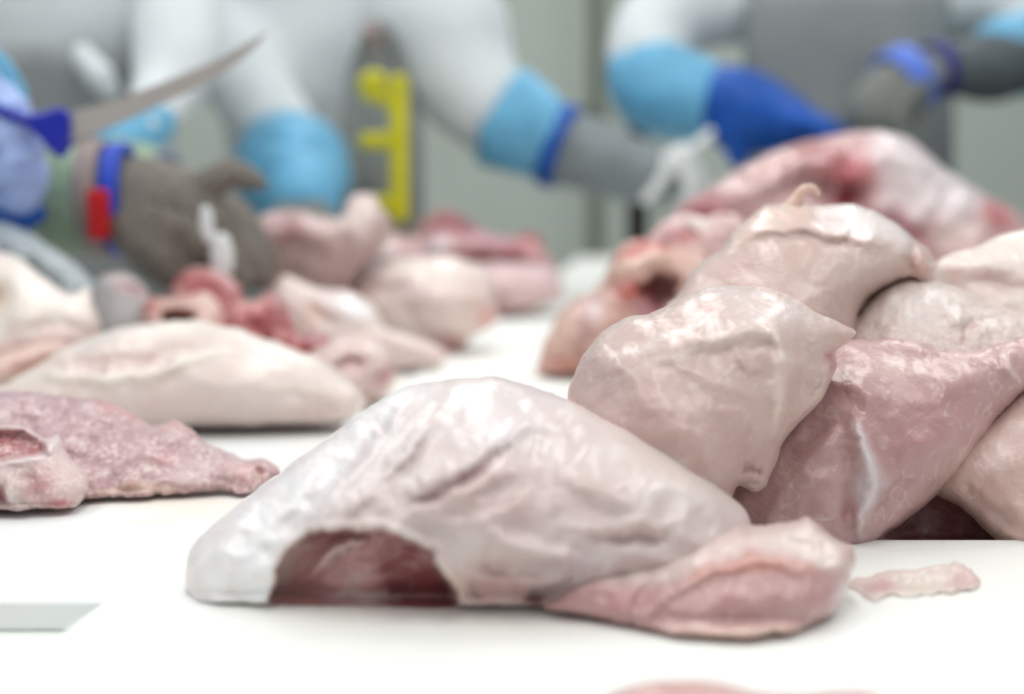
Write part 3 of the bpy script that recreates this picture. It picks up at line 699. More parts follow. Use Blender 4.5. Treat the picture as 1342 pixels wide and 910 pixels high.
# ---- left board, front to back
l2 = meat('lean_cutlet',
    [(-40, 520), (0, 513), (48, 514), (110, 520), (156, 532), (188, 549), (203, 559), (226, 551), (256, 564), (271, 580), (294, 592), (322, 604), (350, 603), (369, 622), (352, 633), (328, 645), (284, 645), (214, 650), (118, 653), (40, 660), (-40, 660)],
    0.958, 652, 1.7, 0.032, 0.03, (178, 136, 142), 'thin rosy lean cutlet with silvery grain on the left board', 'meat', LEAN, 4.2,
    feats=[('line', [(130, 620), (180, 600), (240, 610)], 7, 0.004), ('line', [(110, 645), (160, 636), (230, 640)], 5, 0.003), ('line', [(330, 608), (344, 620), (340, 634)], 4, -0.007), ('line', [(322, 606), (345, 606), (362, 620)], 5, 0.003),
           ('line', [(140, 540), (170, 550), (190, 560)], 6, -0.003), ('line', [(205, 590), (225, 602)], 6, -0.003)],
    paints=[('line', [(120, 526), (160, 538), (188, 556)], 8, (206, 130, 130), 0.8), ('blob', ((215, 602), 14, 8, 0.3), 0, (190, 116, 120), 0.9), ('line', [(115, 647), (170, 640), (235, 642)], 6, (226, 190, 166), 0.9),
            ('blob', ((250, 620), 50, 20, 0.2), 0, (220, 196, 196), 0.6), ('blob', ((318, 620), 24, 14, 0.2), 0, (214, 168, 164), 0.8), ('blob', ((343, 622), 5, 8, 0), 0, (170, 96, 90), 0.9), ('blob', ((230, 560), 16, 8, 0), 0, (204, 144, 144), 0.8)],
    seed=20, nz=(0.004, 34, 0.002, 12), rough_px=1.6)
meat('meat_knuckle',
    [(-40, 556), (0, 558), (28, 560), (56, 575), (76, 569), (86, 592), (112, 620), (116, 640), (108, 656), (94, 665), (46, 668), (0, 670), (-40, 670)],
    0.918, 669, 0.9, 0.04, 0.03, (216, 190, 188), 'hollow red and white knuckle of meat at the left picture edge', 'meat', LEAN, 3.6,
    feats=[('poly', [(-20, 566), (28, 564), (54, 576), (62, 598), (30, 604), (-20, 600)], 7, -0.022), ('line', [(0, 606), (40, 606), (66, 590), (78, 574)], 6, 0.006), ('line', [(8, 625), (14, 645), (20, 664)], 4, 0.004), ('line', [(0, 640), (6, 660)], 5, -0.006), ('line', [(40, 625), (50, 650)], 6, -0.004)],
    paints=[('poly', [(-20, 566), (28, 564), (54, 576), (62, 598), (30, 604), (-20, 600)], 8, (166, 84, 90), 1.0), ('blob', ((4, 650), 10, 14, 0), 0, (150, 70, 80), 0.9), ('blob', ((50, 636), 16, 20, 0), 0, (200, 136, 138), 0.8), ('line', [(0, 608), (40, 608), (66, 592), (78, 574)], 6, (228, 216, 214), 0.8),
            ('line', [(10, 625), (16, 650), (20, 664)], 5, (230, 220, 216), 0.8), ('blob', ((78, 660), 22, 7, 0), 0, (204, 110, 112), 0.9)], seed=21)
meat('poultry_breast',
    [(-40, 520), (0, 506), (34, 487), (82, 458), (132, 438), (166, 428), (214, 421), (264, 421), (314, 431), (346, 444), (390, 458), (428, 474), (458, 498), (478, 519), (477, 534), (460, 548), (440, 556), (380, 559), (262, 562), (150, 568), (-40, 575)],
    1.24, 560, 0.75, 0.075, 0.06, (226, 212, 204), 'long smooth cream-skinned breast lying along the left board', 'meat', SKIN, 4.2,
    feats=[('line', [(-20, 500), (50, 490), (132, 494), (200, 486), (264, 466), (330, 458)], 8, 0.008), ('line', [(60, 475), (130, 476), (200, 470), (270, 452)], 12, -0.007), ('line', [(370, 520), (420, 530), (440, 545)], 10, -0.004), ('blob', ((330, 500), 60, 25, 0.2), 0.005)],
    paints=[('line', [(82, 456), (132, 438), (214, 424), (264, 424), (320, 434), (390, 460)], 10, (240, 236, 224), 0.85), ('line', [(-20, 505), (50, 494), (132, 496), (200, 488), (264, 466), (320, 460)], 7, (242, 236, 222), 0.9), ('line', [(70, 477), (130, 478), (190, 470), (270, 450)], 12, (208, 178, 170), 0.85),
            ('blob', ((220, 535), 120, 20, 0), 0, (220, 200, 196), 0.7), ('line', [(300, 500), (350, 525), (400, 530)], 12, (234, 226, 220), 0.7), ('blob', ((420, 540), 30, 14, 0), 0, (212, 190, 184), 0.7)], seed=22, nz=(0.0015, 60, 0.0008, 20))
meat('poultry_joint',
    [(-50, 320), (0, 329), (26, 339), (56, 362), (88, 384), (104, 382), (116, 376), (122, 402), (132, 432), (110, 470), (40, 520), (-50, 520)],
    1.42, 470, 0.35, 0.06, 0.06, (238, 230, 222), 'white skin-on joint with a pointed corner at the left picture edge', 'meat', SKIN, 4.2,
    feats=[('blob', ((0, 392), 14, 30, 0.2), -0.02), ('line', [(16, 370), (24, 395), (12, 430)], 6, 0.005), ('line', [(20, 440), (70, 425), (125, 432)], 8, -0.006)],
    paints=[('blob', ((-2, 388), 8, 24, 0), 0, (214, 186, 160), 0.8), ('poly', [(-50, 470), (0, 456), (60, 425), (110, 424), (132, 436), (60, 460), (0, 490)], 14, (216, 188, 180), 0.8)], seed=23)
meat('meat_scrap',
    [(-40, 470), (0, 464), (40, 452), (72, 448), (90, 452), (70, 470), (44, 486), (10, 500), (-40, 505)],
    1.335, 500, 0.6, 0.02, 0.03, (224, 192, 180), 'pinkish tail scrap between the cornered joint and the long breast', 'meat', SKIN, 4, paints=[('line', [(20, 480), (55, 468)], 7, (196, 140, 128), 0.8)], seed=24)
meat('poultry_scrap',
    [(118, 400), (122, 376), (134, 362), (160, 357), (182, 366), (196, 384), (204, 420), (200, 470), (150, 480), (120, 440)],
    1.56, 470, 0.3, 0.045, 0.05, (176, 174, 174), 'grey skinned end of poultry with a pink slit behind the long breast', 'meat', SKIN, 4,
    feats=[('line', [(152, 374), (174, 380), (190, 388)], 5, -0.008)], paints=[('line', [(150, 374), (172, 380), (188, 388)], 6, (178, 116, 122), 0.9), ('line', [(130, 364), (160, 360), (184, 372)], 6, (204, 186, 184), 0.8)], seed=25)
meat('meat_trimming',
    [(188, 420), (190, 396), (202, 388), (222, 390), (250, 386), (272, 384), (286, 398), (296, 424), (300, 460), (240, 490), (190, 470)],
    1.52, 480, 0.4, 0.045, 0.05, (218, 176, 164), 'salmon pink looped trimming in the middle of the left heap', 'meat', FLESH, 4,
    feats=[('poly', [(212, 412), (236, 404), (252, 408), (252, 424), (215, 428)], 6, -0.025), ('line', [(205, 398), (235, 396), (270, 392)], 6, 0.01)], paints=[('poly', [(212, 412), (236, 404), (252, 408), (252, 424), (215, 428)], 6, (112, 40, 34), 1.0), ('blob', ((198, 400), 10, 14, 0), 0, (190, 98, 96), 0.9), ('blob', ((270, 400), 18, 14, 0), 0, (226, 196, 184), 0.9)], seed=26, nz=(0.004, 24, 0.002, 10))
meat('meat_trimming',
    [(222, 392), (226, 372), (240, 354), (262, 348), (290, 356), (312, 374), (322, 400), (318, 440), (260, 440)],
    1.6, 440, 0.4, 0.045, 0.05, (182, 98, 100), 'arched red muscle trimming with a pale rind in the left heap', 'meat', FLESH, 4,
    feats=[('line', [(236, 380), (252, 362), (276, 364), (304, 392)], 9, 0.012)], paints=[('line', [(232, 358), (264, 348), (294, 358), (316, 380)], 7, (222, 186, 184), 0.9), ('blob', ((236, 382), 8, 8, 0), 0, (222, 180, 172), 0.8)], seed=27)
meat('meat_trimming',
    [(286, 430), (296, 410), (312, 396), (334, 392), (346, 384), (366, 390), (380, 410), (392, 436), (424, 440), (438, 452), (434, 472), (400, 490), (330, 480), (290, 460)],
    1.47, 480, 0.4, 0.05, 0.05, (188, 96, 98), 'dark red trimming lumps just behind the long breast', 'meat', FLESH, 4,
    feats=[('line', [(316, 412), (330, 430), (352, 440)], 8, -0.012), ('blob', ((362, 406), 14, 18, 0), 0.012), ('blob', ((405, 448), 24, 12, 0.4), 0.012), ('line', [(375, 430), (390, 440)], 8, -0.012)],
    paints=[('blob', ((405, 446), 26, 12, 0.5), 0, (156, 56, 66), 1.0), ('blob', ((330, 425), 20, 14, 0), 0, (164, 72, 76), 0.9), ('blob', ((362, 402), 12, 16, 0), 0, (158, 66, 72), 0.9), ('line', [(300, 412), (320, 398), (345, 398)], 8, (216, 160, 154), 0.9), ('blob', ((366, 432), 10, 8, 0), 0, (210, 140, 140), 0.9)], seed=28, nz=(0.005, 24, 0.002, 11))
meat('poultry_scrap',
    [(396, 470), (420, 456), (446, 440), (470, 438), (496, 446), (514, 462), (520, 486), (516, 508), (500, 522), (480, 534), (450, 536), (430, 510), (400, 490)],
    1.40, 530, 0.5, 0.05, 0.05, (220, 194, 188), 'pale pink folded scrap at the right end of the long breast', 'meat', FLESH, 4,
    feats=[('line', [(440, 478), (466, 472), (480, 476)], 6, -0.01), ('line', [(486, 500), (508, 490), (516, 474)], 6, -0.008), ('blob', ((490, 465), 20, 16, 0), 0.008)], paints=[('line', [(440, 480), (466, 472), (482, 478)], 5, (174, 110, 116), 0.9), ('line', [(500, 500), (514, 484)], 8, (184, 130, 132), 0.8), ('blob', ((495, 462), 16, 16, 0), 0, (230, 212, 202), 0.8), ('blob', ((420, 480), 18, 12, 0.4), 0, (206, 160, 160), 0.8)], seed=29, nz=(0.004, 26, 0.002, 11))
meat('poultry_scrap',
    [(352, 408), (358, 376), (376, 362), (400, 372), (430, 380), (462, 382), (490, 402), (506, 428), (540, 440), (570, 452), (588, 468), (570, 480), (530, 486), (470, 480), (400, 460)],
    1.66, 482, 0.5, 0.05, 0.05, (226, 208, 202), 'glossy skin scrap with a painted white highlight in the centre of the left heap', 'meat', SKIN, 4,
    feats=[('blob', ((455, 405), 30, 14, 0.3), 0.012), ('line', [(500, 440), (540, 452), (580, 464)], 10, 0.008), ('line', [(405, 400), (420, 415), (440, 425)], 7, -0.01)],
    paints=[('blob', ((458, 403), 34, 16, 0.3), 0, (246, 246, 246), 1.0), ('blob', ((410, 408), 16, 14, 0), 0, (216, 186, 168), 0.9), ('blob', ((370, 378), 12, 14, 0), 0, (228, 206, 204), 0.9), ('blob', ((520, 455), 30, 12, 0.3), 0, (224, 208, 198), 0.8)], seed=30)  # the near-white blob is a highlight put into the colour
meat('poultry_joint',
    [(452, 392), (470, 366), (490, 350), (520, 340), (560, 336), (600, 338), (636, 352), (650, 376), (652, 410), (648, 426), (622, 440), (606, 456), (590, 466), (570, 458), (540, 450), (505, 436), (470, 424)],
    1.86, 464, 0.35, 0.075, 0.08, (226, 208, 200), 'pale lumpy skin-on joint resting at the left edge of the belt', 'meat', SKIN, 4.2,
    feats=[('line', [(480, 372), (500, 384), (530, 372)], 8, -0.012), ('blob', ((570, 390), 40, 26, 0.3), 0.012), ('line', [(560, 440), (590, 450), (606, 456)], 9, -0.012), ('line', [(530, 400), (545, 420), (560, 430)], 10, -0.008)],
    paints=[('blob', ((640, 420), 12, 20, 0.2), 0, (222, 156, 148), 0.9), ('blob', ((590, 450), 22, 12, 0.3), 0, (182, 128, 124), 0.9), ('blob', ((545, 385), 26, 14, 0.4), 0, (200, 176, 174), 0.7), ('blob', ((560, 350), 50, 10, 0), 0, (234, 226, 216), 0.8), ('blob', ((470, 385), 18, 8, -0.4), 0, (196, 150, 144), 0.8)], seed=31, nz=(0.004, 36, 0.002, 14))
meat('poultry_joint',
    [(600, 350), (640, 344), (680, 342), (712, 346), (732, 358), (741, 384), (738, 394), (716, 398), (690, 408), (664, 414), (640, 416), (615, 410)],
    2.42, 414, 0.3, 0.07, 0.09, (218, 190, 190), 'smooth lilac pink joint farthest along the belt edge', 'meat', SKIN, 4.2,
    paints=[('line', [(652, 380), (660, 400), (668, 412)], 12, (190, 144, 142), 0.8), ('line', [(690, 404), (720, 396)], 7, (206, 170, 160), 0.8)], seed=32)
meat('meat_trimming',
    [(456, 350), (470, 312), (500, 300), (540, 310), (552, 290), (576, 275), (596, 276), (616, 292), (636, 302), (660, 310), (684, 306), (702, 308), (716, 326), (728, 346), (724, 366), (650, 372), (560, 372), (480, 372)],
    2.5, 372, 0.2, 0.06, 0.09, (206, 158, 162), 'blurred heap of red and lilac flesh before the back wall', 'meat', FLESH, 4,
    feats=[('line', [(596, 332), (640, 338), (700, 346)], 8, -0.03), ('line', [(560, 300), (590, 288), (620, 304)], 8, 0.012), ('blob', ((575, 322), 14, 12, 0), 0.012), ('blob', ((702, 330), 14, 20, -0.5), 0.015)],
    paints=[('blob', ((672, 336), 26, 15, -0.2), 0, (150, 18, 26), 1.0), ('line', [(680, 310), (702, 311), (716, 326)], 9, (172, 60, 62), 0.95), ('line', [(556, 304), (590, 288), (626, 306)], 11, (150, 72, 80), 0.95), ('blob', ((576, 322), 14, 10, 0), 0, (230, 220, 224), 0.9), ('line', [(596, 334), (640, 342), (700, 350)], 8, (116, 36, 34), 0.95), ('blob', ((700, 334), 10, 14, -0.5), 0, (220, 170, 172), 0.9), ('blob', ((500, 328), 40, 22, 0), 0, (226, 208, 206), 0.9), ('line', [(620, 304), (650, 316), (676, 318)], 8, (190, 140, 156), 0.8)], seed=33, nz=(0.006, 26, 0.003, 12))  # darkest line paints the shade of the crease into the flesh colour
meat('poultry_joint',
    [(322, 300), (338, 284), (362, 278), (392, 276), (420, 282), (444, 284), (456, 262), (470, 254), (490, 256), (500, 274), (512, 292), (506, 320), (480, 350), (462, 372), (450, 396), (400, 400), (350, 390), (330, 350)],
    1.86, 460, 0.1, 0.06, 0.07, (190, 162, 157), 'blurred brownish pink joint held down by the dark mesh glove', 'meat', SKIN, 4.2,
    feats=[('line', [(350, 310), (400, 300), (440, 320)], 16, 0.012), ('line', [(450, 300), (455, 340), (440, 380)], 10, -0.012), ('line', [(440, 378), (462, 382), (480, 372)], 7, -0.01)],
    paints=[('blob', ((385, 300), 30, 20, 0), 0, (142, 86, 90), 0.9), ('blob', ((395, 350), 55, 30, 0), 0, (176, 146, 143), 0.9), ('blob', ((474, 280), 24, 26, 0), 0, (226, 208, 204), 0.9), ('line', [(448, 384), (470, 380)], 6, (168, 96, 90), 0.9)], seed=34, nz=(0.004, 40, 0.002, 16))
meat('plastic_bag',
    [(-50, 300), (0, 290), (30, 300), (60, 318), (92, 340), (112, 356), (126, 372), (124, 400), (100, 430), (40, 440), (-50, 430)],
    1.57, 430, 0.3, 0.04, 0.03, (196, 204, 208), 'crumpled pale grey plastic bag behind the cornered joint', 'bag', M_BAG, 4.2,
    feats=[('line', [(0, 310), (50, 340), (100, 370)], 9, 0.012), ('line', [(10, 340), (60, 370)], 8, -0.012), ('line', [(40, 310), (80, 345)], 6, -0.008)], seed=35, nz=(0.006, 24, 0.004, 11))

# ------------------------------------------------------------------ people
def pt(u, v, d, rpx): p = P(u, v, d); return (p.x, p.y, p.z, rpx * d / F)
def body_mesh(name, cx, cy, face, arms, root, mat):
    """coat, arms, trousers as one surface; face = angle the chest looks to (0 = +x)"""
    f = Vector((math.cos(face), math.sin(face), 0)); s = Vector((-f.y, f.x, 0)); c = Vector((cx, cy, 0))
    bm = bmesh.new()
    prof = [(-0.10, .175, .125), (0.05, .165, .12), (0.2, .165, .12), (0.34, .185, .125), (0.44, .19, .115), (0.505, .155, .085), (0.54, .08, .06), (0.60, .055, .055)]
    loft(bm, [(c + Vector((0, 0, z + 0.14)), s * a, f * b) for z, a, b in prof])
    for k in (-1, 1):
        h = c + s * 0.09 * k
        tube(bm, [(h.x, h.y, 0.08, .095), (h.x, h.y, -0.28, .075), (h.x, h.y, FLOOR_Z + 0.09, .058)])
        tip = h + f * 0.15
        tube(bm, [(h.x, h.y, FLOOR_Z + .045, .045), ((h.x + tip.x) / 2, (h.y + tip.y) / 2, FLOOR_Z + .042, .042), (tip.x, tip.y, FLOOR_Z + .038, .038)])
    for a in arms:
        tube(bm, a)
    o = from_bm(name, bm, mat, root)
    remesh(o, 0.014, 5)
    return o
def head_parts(cx, cy, face, root):
    f = Vector((math.cos(face), math.sin(face), 0)); s = Vector((-f.y, f.x, 0)); c = Vector((cx, cy, 0)) + f * 0.02 + Vector((0, 0, .14))
    up = Vector((0, 0, 1))
    bm = bmesh.new()
    loft(bm, [(c + up * z + f * o, s * a, f * b) for z, a, b, o in ((.575, .03, .035, .02), (.595, .052, .065, .012), (.63, .066, .085, .004), (.68, .072, .095, 0), (.73, .072, .095, -.004), (.77, .058, .075, -.01), (.79, .025, .035, -.012))])
    tube(bm, [(*(c + up * .695 + f * .092), .008), (*(c + up * .67 + f * .105), .011), (*(c + up * .655 + f * .104), .012)])
    for k in (-1, 1):
        e = c + up * .675 + s * .073 * k
        tube(bm, [(*(e + up * .025), .012), (*(e - f * .004), .014), (*(e - up * .022), .010)])
    h = remesh(from_bm('head', bm, M_FACE, root), 0.006, 3)
    for k in (-1, 1):
        bm = bmesh.new(); e = c + up * .70 + f * .088 + s * .03 * k
        tube(bm, [(*(e - s * .009), .007), (*(e + s * .009), .007)]); from_bm('eye', bm, M_DARK, h)
    bm = bmesh.new()
    loft(bm, [(c + up * z + f * o, s * a, f * b) for z, a, b, o in ((.60, .06, .075, .012), (.63, .07, .094, .008), (.66, .074, .105, .006), (.672, .073, .108, .006))])
    from_bm('face_mask', bm, M_LBLUE, root)
    bm = bmesh.new()
    loft(bm, [(c + up * z + f * o, s * a, f * b) for z, a, b, o in ((.715, .078, .101, -.006), (.74, .082, .106, -.008), (.775, .074, .094, -.01), (.80, .045, .055, -.012), (.81, .012, .015, -.012))])
    from_bm('hair_cap', bm, M_HAIRNET, root)
def apron(name, cx, cy, face, z0, z1, half0, half1, root, mat, push=0.012, round_top=False):
    """curved rubber bib hanging on the front of the coat"""
    f = Vector((math.cos(face), math.sin(face), 0)); s = Vector((-f.y, f.x, 0)); c = Vector((cx, cy, 0))
    bm = bmesh.new(); n, m_ = 18, 26; grid = []
    for i in range(m_ + 1):
        t = i / m_; z = z0 + (z1 - z0) * t
        h = half0 + (half1 - half0) * t
        if round_top: h *= math.sqrt(max(0.02, 1 - max(0, (t - 0.75) / 0.25) ** 2))
        row = []
        for k in range(n + 1):
            q = -1 + 2 * k / n; a = h * q
            b = 0.128 * math.sqrt(max(0.05, 1 - (a / max(0.2, 1.12 * half0)) ** 2)) + push + 0.006 * math.sin(7 * q + 3 * t)
            row.append(bm.verts.new(c + s * a + f * b + Vector((0, 0, z))))
        grid.append(row)
    for i in range(m_):
        for k in range(n):
            bm.faces.new((grid[i][k], grid[i][k + 1], grid[i + 1][k + 1], grid[i + 1][k]))
    o = from_bm(name, bm, mat, root)
    sd = o.modifiers.new('thick', 'SOLIDIFY'); sd.thickness = 0.004
    return o
def hand(name, wrist, fwd, palm, root, mat, sc=1.0, curl=0.5, spread=1.0, thumb_side=1, fat=1.0, voxel=0.005, curls=None):
    """five-fingered glove; fingers bend towards the palm direction"""
    f = Vector(fwd).normalized(); n = Vector(palm); n = (n - f * n.dot(f)).normalized(); s = f.cross(n) * thumb_side
    w = Vector(wrist); bm = bmesh.new()
    ln = (.074, .083, .077, .060)
    for i in range(4):
        q = (i - 1.5)
        kn = w + f * (.092 - .006 * abs(q - .2)) * sc - s * q * .0215 * sc * spread
        st = w - s * q * .012 * sc
        tube(bm, [(*st, .017 * sc * fat), (*((st + kn) / 2 - n * .004), .0165 * sc * fat), (*kn, .0125 * sc * fat)], 10)
        p = kn; a = 0.0; d = (f - s * q * .05 * spread).normalized(); path = [(*kn, .0118 * sc * fat)]
        cu = curls[i] if curls else curl
        for k, (part, r) in enumerate(((.45, .0108), (.30, .0098), (.25, .0082))):
            a += cu * (1.0, 1.15, .7)[k]
            p = p + (d * math.cos(a) + n * math.sin(a)) * ln[i] * part * sc
            path.append((*p, r * sc * fat))
        tube(bm, path, 10, smooth=4)
    b0 = w + f * .018 * sc + s * .022 * sc; b1 = w + f * .052 * sc + s * .050 * sc + n * .016 * sc
    b2 = b1 + (f * .75 + s * .2 + n * .45).normalized() * .034 * sc; b3 = b2 + (f * .8 - s * .1 + n * .5).normalized() * .028 * sc
    tube(bm, [(*b0, .018 * sc * fat), (*b1, .0145 * sc * fat), (*b2, .0118 * sc * fat), (*b3, .0095 * sc * fat)], 10)
    return remesh(from_bm(name, bm, mat, root), voxel, 3)
def tube_obj(name, pts, root, mat, **k):
    bm = bmesh.new(); tube(bm, pts, 22, **k)
    return from_bm(name, bm, mat, root)
def wrinkled(o, scale=0.05, amt=0.012):
    t = bpy.data.textures.new('crumple', 'CLOUDS'); t.noise_scale = scale
    ss = o.modifiers.new('fine', 'SUBSURF'); ss.levels = 1; ss.render_levels = 1
    d = o.modifiers.new('crumple', 'DISPLACE'); d.texture = t; d.strength = amt; d.mid_level = 0.5
    return o
def strap(name, c, axis, r, w, parent, mat):
    bm = bmesh.new(); band(bm, c, axis, r * 0.9, r + 0.004, w)
    return from_bm(name, bm, mat, parent)

# ---- A: off-frame worker at the left, knife in one hand, mesh glove on the other
A = empty('person', (-1.06, 1.66, FLOOR_Z), 'worker at the left picture edge, knife in a blue glove, green-grey mesh glove pressing meat', 'person')
sh1 = (-1.03, 1.48, .57, .075); sh2 = (-1.03, 1.86, .57, .075)
el1 = (-.86, 1.42, .42, .058); el2 = (-.84, 1.92, .28, .058)
body_mesh('body', -1.08, 1.66, 0.0, [[sh1, el1, pt(-170, 20, 1.52, 50)], [sh2, el2, pt(-120, 285, 1.76, 52)]], A, M_COAT)
head_parts(-1.08, 1.66, 0.0, A)
apron('apron', -1.08, 1.66, 0.0, -0.35, .50, .17, .12, A, M_APRON)
wrinkled(tube_obj('sleeve_cover', [pt(-210, -10, 1.52, 70), pt(-110, 50, 1.58, 66), pt(-40, 100, 1.64, 54), pt(-12, 130, 1.66, 46)], A, M_SLEEVE), 0.04, 0.010)
# knife hand: a fist closed round the handle
fist = hand('glove', P(-62, 228, 1.60), P(20, 176, 1.60) - P(-62, 228, 1.60), Vector((0.1, -1, 0.25)), A, M_PERI, 0.95, 1.0, 1.0, -1, 1.2, 0.005, curls=(0.85, 0.95, 1.05, 1.1))
tube_obj('glove_heel', [pt(-70, 250, 1.62, 34), pt(-30, 232, 1.62, 50), pt(4, 212, 1.61, 50), pt(24, 226, 1.61, 40), pt(24, 252, 1.62, 32)], A, M_PERI)
tube_obj('glove_cuff', [pt(-40, 290, 1.63, 30), pt(0, 284, 1.63, 28), pt(30, 282, 1.63, 24), pt(44, 280, 1.63, 16)], A, M_ROYAL)
# other hand
c1, c2 = P(20, 268, 1.72), P(112, 264, 1.72)
ax = c2 - c1
wrinkled(tube_obj('cuff', [pt(-130, 285, 1.75, 60), pt(-30, 278, 1.73, 62), pt(50, 268, 1.72, 66), pt(112, 262, 1.72, 72), pt(132, 262, 1.72, 68)], A, M_GREEN), 0.05, 0.006)
gl = hand('mesh_glove', P(150, 258, 1.72), P(310, 296, 1.71) - P(150, 258, 1.72), Vector((-0.1, 0.45, -1)), A, M_MESHD, 1.15, 0.32, 1.1, -1, 1.7, 0.006)
tube_obj('glove_body', [pt(150, 268, 1.72, 56), pt(195, 268, 1.715, 62), pt(245, 282, 1.71, 56), pt(280, 300, 1.70, 40)], A, M_MESHD)
rr = 72 * 1.72 / F
strap('blue_strap', P(160, 262, 1.72), ax, rr - .002, 24 * 1.72 / F, gl, M_BLUE)
strap('taupe_strap', P(130, 260, 1.72), ax, rr, 28 * 1.72 / F, gl, M_TAUPE)
bm = bmesh.new()
pa = P(116, 248, 1.655); pb = P(144, 314, 1.655)
box(bm, pa.x, pb.x, 1.645, 1.662, pb.z, pa.z); bevel_mod(from_bm('red_tag', bm, M_RED, gl, False), 0.004, 3)
strap('navy_strap', P(285, 318, 1.70), P(330, 300, 1.70) - P(250, 330, 1.70), 36 * 1.7 / F, 20 * 1.7 / F, gl, M_NAVY)
bm = bmesh.new()
tube(bm, [pt(270, 278, 1.63, 8), pt(271, 295, 1.63, 9), pt(274, 312, 1.63, 8)]); tube(bm, [pt(290, 318, 1.63, 13), pt(291, 334, 1.63, 15), pt(292, 350, 1.63, 14)])
from_bm('buckle', bm, M_WHITEG, gl)

# ---- the knife
kn = empty('boning_knife', P(60, 165, 1.55), 'long curved steel boning knife with a blue handle raised at the left', 'knife')
def plate(name, pts, d, th, mat, parent, bev=0.0):
    bm = bmesh.new()
    a = [bm.verts.new(P(u, v, d - th / 2)) for u, v in pts]; b = [bm.verts.new(P(u, v, d - th / 2) + Vector((0, th, 0))) for u, v in pts]
    bm.faces.new(a); bm.faces.new(b[::-1])
    for i in range(len(pts)):
        j_ = (i + 1) % len(pts); bm.faces.new((a[i], a[j_], b[j_], b[i]))
    o = from_bm(name, bm, mat, parent, False)
    if bev: bevel_mod(o, bev, 3)
    return o
plate('blade', [(84, 147), (120, 140), (157, 129), (209, 109), (262, 88), (300, 70), (330, 53), (352, 40), (338, 58), (316, 78), (284, 101), (258, 115), (232, 127), (200, 142), (176, 153), (123, 176), (84, 186)], 1.55, 0.0022, M_BLADE, kn)
plate('handle', [(-60, 96), (-20, 124), (0, 137), (26, 149), (50, 146), (72, 140), (88, 143), (90, 166), (88, 190), (76, 210), (64, 198), (52, 184), (36, 168), (14, 158), (-10, 152), (-50, 136), (-80, 110)], 1.55, 0.024, M_HANDLE, kn, 0.006)

# ---- B: worker in white behind the knife
fB = -math.pi / 2 + 0.15
xB, yB = P(95, 0, 2.55).x, 2.55
B = empty('person', (xB, yB, FLOOR_Z), 'white-coated worker with a grey apron standing behind the raised knife', 'person')
wB = pt(172, 190, 2.10, 30)
body_mesh('body', xB, yB, fB, [[(xB + .17, yB, .58, .072), pt(232, 60, 2.38, 60), pt(212, 130, 2.28, 42), pt(176, 176, 2.12, 34)],
                               [(xB - .17, yB, .58, .072), (xB - .30, yB - .10, .26, .058), (xB - .24, yB - .34, .12, .045)]], B, M_COAT)
head_parts(xB, yB, fB, B)
apron('apron', xB + .01, yB, fB, -0.5, P(70, 60, 2.42).z, .235, .10, B, M_APRON, 0.02)
wrinkled(tube_obj('sleeve_fold', [pt(108, 70, 2.36, 14), pt(128, 96, 2.34, 20), pt(142, 116, 2.34, 16)], B, M_COAT), 0.04, 0.01)
wrinkled(tube_obj('sleeve_cover', [pt(205, 150, 2.22, 30), pt(180, 172, 2.14, 36), pt(160, 190, 2.10, 34)], B, M_SLEEVE), 0.04, 0.008)
g2 = hand('mesh_glove', P(172, 205, 2.09), P(215, 262, 2.0) - P(172, 205, 2.09), Vector((-.5, .3, -1)), B, M_GREEN, 1.05, .35, 1.0, 1, 1.4)
strap('navy_strap', P(212, 232, 2.03), P(240, 250, 2.0) - P(190, 222, 2.06), 26 * 2.05 / F, 12 * 2.05 / F, g2, M_NAVY)
hand('glove', P(-80, 345, 2.15), Vector((.3, -1, -.1)), Vector((0, 0, -1)), B, M_PERI, 1.0, .3, 1.0, 1, 1.2)

# ---- C: middle worker, grey apron, arm stretched to the right
fC = -math.pi / 2 + 0.25
xC, yC = P(405, 0, 2.92).x, 2.92
C_ = empty('person', (xC, yC, FLOOR_Z), 'white-coated worker in the middle reaching right with a slate-cuffed white glove', 'person')
body_mesh('body', xC, yC, fC, [[(xC + .17, yC - .02, .57, .08), pt(574, 24, 2.82, 86), pt(606, 98, 2.78, 74), pt(642, 145, 2.75, 60)],
                               [(xC - .17, yC, .58, .085), pt(300, 60, 2.85, 62), pt(345, 140, 2.72, 55), pt(380, 190, 2.62, 50)]], C_, M_COAT)
head_parts(xC, yC, fC, C_)
apron('apron', P(482, 0, 2.92).x, yC - .05, fC, -0.4, P(485, 26, 2.70).z, .085, .07, C_, M_APRON, 0.035, True)
wrinkled(tube_obj('sleeve_cover', [pt(652, 150, 2.745, 56), pt(658, 153, 2.745, 70), pt(684, 167, 2.735, 64), pt(716, 184, 2.73, 54), pt(728, 190, 2.73, 50)], C_, M_SLEEVE), 0.05, 0.012)
wrinkled(tube_obj('sleeve_cover', [pt(376, 206, 2.60, 66), pt(380, 218, 2.57, 76), pt(386, 238, 2.52, 74), pt(392, 262, 2.45, 56)], C_, M_SLEEVE), 0.05, 0.014)
strap('blue_elastic', P(733, 192, 2.73), P(770, 205, 2.72) - P(700, 178, 2.74), 54 * 2.73 / F, 20 * 2.73 / F, C_, M_ROYAL)
wrinkled(tube_obj('glove_cuff', [pt(738, 194, 2.73, 50), pt(780, 206, 2.72, 48), pt(830, 224, 2.70, 42), pt(862, 236, 2.69, 34)], C_, M_CUFF), 0.05, 0.008)
bm = bmesh.new()                                     # white glove, fingers hooked over the meat
tube(bm, [pt(856, 236, 2.69, 26), pt(874, 222, 2.68, 20), pt(888, 208, 2.67, 17)])
